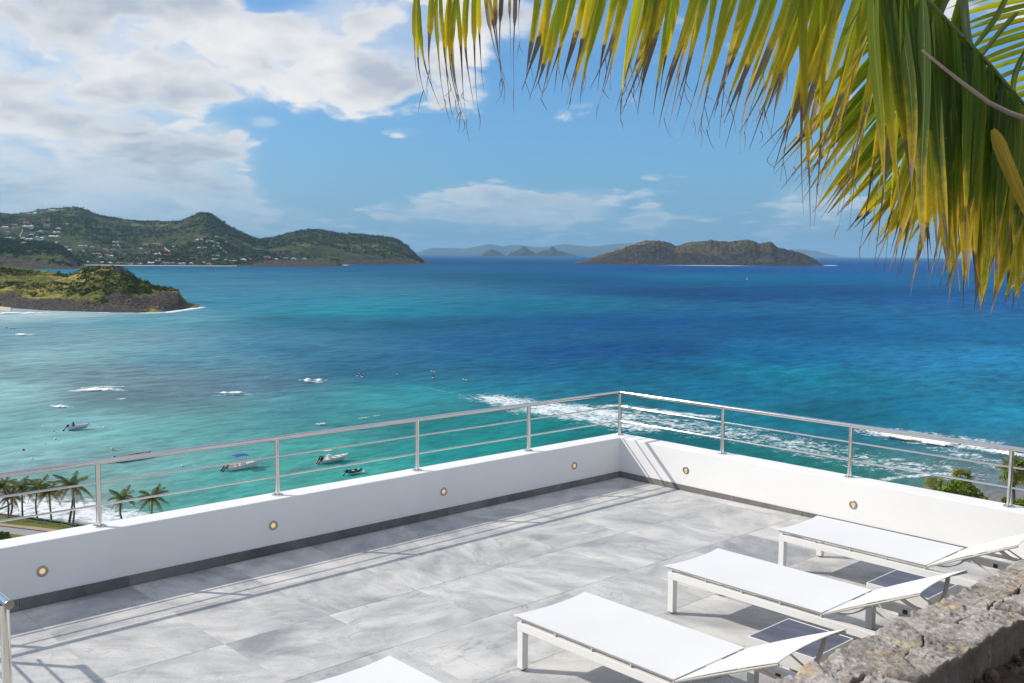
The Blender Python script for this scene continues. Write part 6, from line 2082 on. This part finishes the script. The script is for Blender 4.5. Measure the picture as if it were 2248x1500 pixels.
def leaflet_obj(parent, base, tip, w, sag=0.0, side=0.0, tail=0.34, color=(0.08, 0.12, 0.02), brown=0.8, twist=0.0, curl=0.0, fold=0.30, n_=16, ctl=None):
    """a long narrow leaflet folded along its midrib, hanging from base to tip, with a thin dry tail"""
    b, e = np.asarray(base, float), np.asarray(tip, float)
    L = np.linalg.norm(e - b)
    c = (b + e) / 2 + np.array([0, 0, sag * L]) + RH * side * L if ctl is None else np.asarray(ctl, float)
    t = np.linspace(0, 1, n_)[:, None]
    P = (1 - t) ** 2 * b + 2 * t * (1 - t) * c + t ** 2 * e
    ph = RL.uniform(0, 6)
    P = P + RH * (0.006 * L * np.sin(t * 7 + ph)) + FH * (0.012 * L * np.sin(t * 5 + ph * 2))
    # dry tail curls
    tc = np.clip((t - (1 - tail)) / tail, 0, 1)
    P = P + RH * curl * L * tc ** 2 + np.array([0, 0, 1.0]) * abs(curl) * 0.2 * L * tc ** 2
    LAST[0] = P
    T = np.gradient(P, axis=0); T /= np.linalg.norm(T, axis=1)[:, None]
    tw = twist + RL.uniform(-.5, .5) * t[:, 0] * 1.2
    tocam = CAM - P; tocam /= np.linalg.norm(tocam, axis=1)[:, None]
    S0 = np.cross(T, tocam); S0 /= np.linalg.norm(S0, axis=1)[:, None]
    N0 = np.cross(S0, T)
    S = S0 * np.cos(tw)[:, None] + N0 * np.sin(tw)[:, None]
    N = np.cross(S, T)
    tt = t[:, 0]
    prof = np.interp(tt, [0, .05, .16, .45, 1 - tail - .12, 1 - tail, 1 - tail * .55, 1], [.35, .7, 1, 1, .74, .42, .14, .03])
    hw = w / 2 * prof
    Lf = P - S * hw[:, None] * math.cos(fold) + N * hw[:, None] * math.sin(fold)
    Rt = P + S * hw[:, None] * math.cos(fold) + N * hw[:, None] * math.sin(fold)
    V = np.stack([Lf, P, Rt], 1).reshape(-1, 3) - PO
    UV = np.stack([np.tile([0., .5, 1.], n_), np.repeat(tt, 3)], -1)
    F = []
    for i in range(n_ - 1):
        F += [(3 * i, 3 * i + 1, 3 * i + 4, 3 * i + 3), (3 * i + 1, 3 * i + 2, 3 * i + 5, 3 * i + 4)]
    o = np_mesh('leaflet', V, np.array(F), M_LEAFLET, parent, smooth=True, uv=UV)
    o.color = (color[0], color[1], color[2], brown)
    return o


def frond_part(pts, r0, r1):
    P = [np.asarray(p) - PO for p in pts]
    # smooth polyline
    Q = []
    for i in range(len(P) - 1):
        p0 = P[max(0, i - 1)]; p1 = P[i]; p2 = P[i + 1]; p3 = P[min(len(P) - 1, i + 2)]
        for k in range(6):
            a = k / 6
            Q.append(0.5 * ((2 * p1) + (-p0 + p2) * a + (2 * p0 - 5 * p1 + 4 * p2 - p3) * a * a + (-p0 + 3 * p1 - 3 * p2 + p3) * a ** 3))
    Q.append(P[-1])
    f = MB().tube(Q, list(np.linspace(r0, r1, len(Q))), 10).build('frond', M_RACHIS, palm)
    return f, [q + PO for q in Q]


def colr(y=0.0, d=0.0):
    """leaflet tint: y yellowness, d darkness"""
    g = np.array([0.20, 0.315, 0.016]); ye = np.array([0.68, 0.50, 0.03]); dk = np.array([0.075, 0.145, 0.022])
    c = g * (1 - y) + ye * y
    c = c * (1 - d) + dk * d
    return tuple(c * RL.uniform(.85, 1.18))


def at_along(Q, frac):
    f = frac * (len(Q) - 1); i = min(int(f), len(Q) - 2)
    return Q[i] * (1 - (f - i)) + Q[i + 1] * (f - i)


PXM = 1 / FPX
WISP = MB()


def wisp(p, dep):
    """thin dry thread hanging on from a split leaflet tip"""
    x0, y0 = project(p)
    x1, y1 = x0 + RL.uniform(-12, 16), y0 + RL.uniform(18, 62)
    c = at(x0 + RL.uniform(-12, 12), (y0 + y1) / 2, dep); e = at(x1, y1, dep)
    pts = [(1 - a) ** 2 * np.asarray(p) + 2 * a * (1 - a) * c + a * a * e - PO for a in np.linspace(0, 1, 7)]
    WISP.tube(pts, list(np.linspace(.0016, .0005, 7)), 4, False)


# frond over the top of the frame: rachis arches just above it, leaflets hang down
fA, QA = frond_part([crown, at(2480, -470, 3.25), at(2100, -330, 3.0), at(1700, -215, 2.9), at(1350, -130, 2.85), at(1080, -60, 2.82), at(915, -15, 2.8)], .026, .004)
fA2, QA2 = frond_part([crown + [0, .05, .05], at(2450, -560, 3.5), at(2050, -430, 3.35), at(1700, -300, 3.25), at(1400, -190, 3.2), at(1180, -110, 3.2)], .026, .005)


def hang(frond, Q, x_tip, y_tip, dx, w_px, dep, y0=None, **kw):
    """leaflet whose tip hangs at a place in the view; the base sits on the rachis dx to its right"""
    # find the rachis point whose view x matches
    xs = [project(q)[0] for q in Q]
    bx = x_tip + dx
    k = int(np.argmin([abs(x - bx) for x in xs]))
    k2 = min(max(k + (1 if bx < xs[k] else -1), 0), len(Q) - 1)
    den = xs[k2] - xs[k]
    a = 0 if abs(den) < 1e-6 else np.clip((bx - xs[k]) / den, 0, 1)
    b = np.asarray(Q[k]) * (1 - a) + np.asarray(Q[k2]) * a
    e = at(x_tip, y_tip, dep)
    o_ = leaflet_obj(frond, b, e, w_px * PXM * dep, **kw)
    if RL.random() < .75:
        for _ in range(RL.choice([1, 1, 2])):
            wisp(LAST[0][RL.choice([-1, -2, -3, -4])], dep)
    return o_


# left end of the frond: few leaflets with long dry tails
for i, (x, y) in enumerate([(918, 205), (932, 232), (958, 245), (946, 200), (975, 258), (986, 262), (995, 240), (1003, 268), (1012, 262), (1010, 268), (1034, 240), (1024, 262), (1046, 262), (1060, 208)]):
    hang(fA, QA, x, y, RL.choice([-52, -40, -26, -14, 4]) if i < 8 else RL.choice([-20, -8, 0]), RL.uniform(10, 15), 2.8 + RL.uniform(-.12, .12), side=RL.uniform(-.08, -.02), tail=RL.uniform(.40, .55), color=colr(RL.uniform(.25, .6)), brown=RL.uniform(.42, .60), twist=RL.uniform(-.4, .4), curl=RL.uniform(0, .05))
for (x, y, dx) in [(1118, 215, -60), (1110, 205, -40), (1100, 190, -10), (1128, 212, 0), (1122, 170, 4), (1095, 180, 14), (1138, 90, 8)]:
    hang(fA, QA, x, y, dx, RL.uniform(7, 11), 2.82 + RL.uniform(-.1, .1), tail=.6, color=colr(.8), brown=RL.uniform(.18, .35), twist=RL.uniform(-.5, .5), side=RL.uniform(-.06, .04), curl=RL.uniform(-.02, .05))
# from there to the right: denser and denser
x = 1150
while x < 1560:
    for rep in range(2):
        f_, Q_ = (fA, QA) if rep == 0 else (fA2, QA2)
        tx = x + RL.uniform(-9, 9)
        ty = np.interp(tx, [1150, 1200, 1300, 1400, 1480, 1560], [200, 222, 245, 255, 275, 310]) + RL.uniform(-50, 16)
        hang(f_, Q_, tx, ty, np.interp(tx, [1150, 1560], [62, 130]) + RL.uniform(-26, 30), RL.uniform(15, 25), (2.85 if rep == 0 else 3.15) + RL.uniform(-.12, .12), side=RL.uniform(-.02, .05),
             tail=RL.uniform(.16, .38), color=colr(RL.uniform(.1, .75) if tx < 1300 else RL.uniform(.0, .5), RL.uniform(0, .25)), brown=RL.uniform(.58, .84), twist=RL.uniform(-.55, .55), curl=RL.uniform(-.03, .03))
    x += RL.uniform(18, 25)
while x < 1800:
    for rep in range(2):
        f_, Q_ = (fA, QA) if rep == 0 else (fA2, QA2)
        tx = x + RL.uniform(-12, 12)
        ty = np.interp(tx, [1560, 1650, 1720, 1800], [310, 345, 385, 430]) + RL.uniform(-110, 15)
        hang(f_, Q_, tx, ty, np.interp(tx, [1560, 1800], [170, 215]) + RL.uniform(-40, 30), RL.uniform(17, 27), (2.85 if rep == 0 else 3.15) + RL.uniform(-.12, .12), side=RL.uniform(0, .05),
             tail=RL.uniform(.10, .25), color=colr(RL.uniform(0, .45), RL.uniform(0, .4)), brown=RL.uniform(.72, .92), twist=RL.uniform(-.5, .5), curl=RL.uniform(-.02, .02))
    x += RL.uniform(16, 21)
for (x, y, dx) in [(1778, 505, -20), (1770, 470, -28), (1787, 498, 40), (1712, 400, 130), (1735, 415, 150), (1800, 440, 170), (1850, 495, 150), (1870, 500, 120), (1838, 470, 165), (1905, 560, 110), (1935, 600, 95), (1888, 540, 130), (1925, 590, 60), (1820, 400, 190), (1862, 455, 170)]:
    hang(fA, QA, x, y, dx, RL.uniform(15, 22), 2.9 + RL.uniform(-.15, .15), tail=RL.uniform(.15, .4), color=colr(RL.uniform(.1, .5)), brown=RL.uniform(.65, .88), twist=RL.uniform(-.5, .5))

# near frond hanging at the right: rachis runs down across the corner, leaflets drop straight
fB, QB = frond_part([crown + [-.05, -.1, -.05], at(2300, -420, 2.95), at(2000, -240, 2.62), at(1890, -110, 2.55), at(1960, -60, 2.52), at(2034, 2, 2.5), at(2100, 70, 2.5), at(2170, 140, 2.5), at(2235, 215, 2.5), at(2330, 320, 2.52), at(2420, 440, 2.55)], .012, .003)
for q in range(2):
    n_l = 34 if q == 0 else 22
    for i in range(n_l):
        a = i / (n_l - 1)
        fr_ = 0.36 + 0.60 * a + RL.uniform(-.008, .008)
        b = at_along(QB, fr_)
        bx, by = project(b)
        ty = np.interp(a, [0, .2, .45, .7, 1], [440, 560, 640, 660, 610]) + RL.uniform(-120, 25) + (30 if q else 0)
        tx = bx + np.interp(a, [0, .3, .6, 1], [40, 20, -18, -70]) + RL.uniform(-22, 22)
        dep = 2.5 + (0.0 if q == 0 else .16) + RL.uniform(-.08, .08)
        leaflet_obj(fB, b, at(tx, ty, dep), RL.uniform(24, 35) * PXM * dep, side=RL.uniform(-.03, .03), tail=RL.uniform(.10, .24), color=colr(RL.uniform(0, .30), RL.uniform(.15, .95)), brown=RL.uniform(.74, .95), twist=RL.uniform(-.35, .35), fold=RL.uniform(.2, .5), n_=18)
# leaflets of the same frond behind, filling the lower right
fD, QD = frond_part([crown + [.02, .1, 0], at(2400, -300, 3.1), at(2150, -120, 2.95), at(2120, 60, 2.85), at(2180, 220, 2.85), at(2260, 330, 2.85), at(2400, 440, 2.9)], .02, .005)
for i in range(36):
    a = i / 35
    b = at_along(QD, .40 + .58 * a)
    bx, by = project(b)
    tx = np.interp(a, [0, .3, .6, .8, 1], [1930, 2040, 2140, 2215, 2290]) + RL.uniform(-34, 34)
    ty = np.interp(tx, [1900, 1960, 2020, 2100, 2170, 2250, 2300], [560, 615, 650, 665, 690, 660, 640]) + RL.uniform(-70, 18)
    dep = 2.85 + RL.uniform(-.12, .12)
    leaflet_obj(fD, b, at(tx, ty, dep), RL.uniform(17, 25) * PXM * dep, side=RL.uniform(-.04, .04), tail=RL.uniform(.10, .26), color=colr(RL.uniform(.05, .55), RL.uniform(0, .45)), brown=RL.uniform(.74, .93), twist=RL.uniform(-.5, .5), n_=16)
# leaflets slanting down-left behind the near frond
fE, QE = frond_part([crown + [.0, .2, .0], at(2380, -260, 3.4), at(2180, -140, 3.3), at(2060, 40, 3.25), at(2060, 230, 3.25), at(2110, 380, 3.25)], .02, .005)
for i in range(34):
    a = i / 33
    b = at_along(QE, .42 + .57 * a)
    tx = np.interp(a, [0, .5, 1], [1700, 1800, 1960]) + RL.uniform(-30, 30)
    ty = np.interp(a, [0, .5, 1], [345, 460, 590]) + RL.uniform(-50, 30)
    dep = 3.25 + RL.uniform(-.1, .1)
    leaflet_obj(fE, b, at(tx, ty, dep), RL.uniform(15, 22) * PXM * dep, sag=.03, tail=RL.uniform(.10, .22), color=colr(RL.uniform(0, .4), RL.uniform(0, .6)), brown=RL.uniform(.78, .95), twist=RL.uniform(-.6, .6), n_=14)
# bright thin leaflets coming in from the right, behind
fC, QC = frond_part([crown + [.1, .2, .1], at(2460, -260, 3.7), at(2330, -110, 3.6), at(2285, 20, 3.55), at(2290, 180, 3.5), at(2330, 380, 3.5), at(2380, 520, 3.5)], .024, .010)
for i in range(36):
    a = i / 35
    b = at_along(QC, .36 + .62 * a)
    bx, by = project(b)
    tx = bx - np.interp(a, [0, .4, 1], [220, 205, 150]) + RL.uniform(-30, 30)
    ty = by + np.interp(a, [0, .4, 1], [40, 85, 130]) + RL.uniform(-16, 16)
    dep = 3.5 + RL.uniform(-.1, .1)
    leaflet_obj(fC, b, at(tx, ty, dep), RL.uniform(9, 16) * PXM * dep, sag=.08, tail=.2, color=colr(RL.uniform(.15, .5), RL.uniform(0, .3)), brown=RL.uniform(.93, 1.05), twist=RL.uniform(-.7, .7), n_=12)
for i in range(22):
    a = i / 21
    b = at_along(QC, .36 + .62 * a) + np.array([0, .1, 0])
    bx, by = project(b)
    dep = 3.7 + RL.uniform(-.1, .1)
    leaflet_obj(fC, b, at(bx - RL.uniform(-30, 90), by + RL.uniform(200, 320), dep), RL.uniform(16, 26) * PXM * dep, tail=.2, color=colr(RL.uniform(0, .3), RL.uniform(.3, .9)), brown=RL.uniform(.85, 1.0), twist=RL.uniform(-.7, .7), n_=10)
# a few bent single leaflets
leaflet_obj(fC, at(2215, -20, 2.7), at(2085, 158, 2.62), 14 * PXM * 2.6, side=.05, tail=.3, color=(.16, .20, .05), brown=1.02, ctl=at(2170, 85, 2.66), n_=14)
leaflet_obj(fC, at(2236, 26, 2.62), at(2070, 255, 2.55), 12 * PXM * 2.6, tail=.3, color=(.14, .18, .05), brown=1.02, ctl=at(2190, 60, 2.6), n_=16)
leaflet_obj(fC, at(2262, 100, 2.6), at(2262, 262, 2.5), 13 * PXM * 2.6, tail=.25, color=(.07, .11, .03), brown=1.05, ctl=at(2190, 190, 2.52), n_=16)
leaflet_obj(fC, at(2178, 284, 2.40), at(2300, 560, 2.40), 30 * PXM * 2.40, tail=.12, color=(.36, .24, .03), brown=.98, ctl=at(2215, 370, 2.40), n_=12)
st_ = [at(2024, 110, 2.46), at(2060, 140, 2.45), at(2110, 180, 2.44), at(2170, 225, 2.43), at(2215, 248, 2.42), at(2310, 282, 2.42)]
MB().tube([p - PO for p in st_], list(np.linspace(.003, .0072, 6)), 8).build('dead_stalk', M_DEAD, palm)

m, n = new_mat('dry_thread')
finish(n, principled(n, n.ramp(n.noise(n.obj, 14, 3), [(0.35, (0.17, 0.105, 0.07)), (0.6, (0.36, 0.26, 0.18)), (0.75, (0.62, 0.55, 0.48))]), 0.8))
WISP.build('dry_tips', m, palm, kind='stuff')
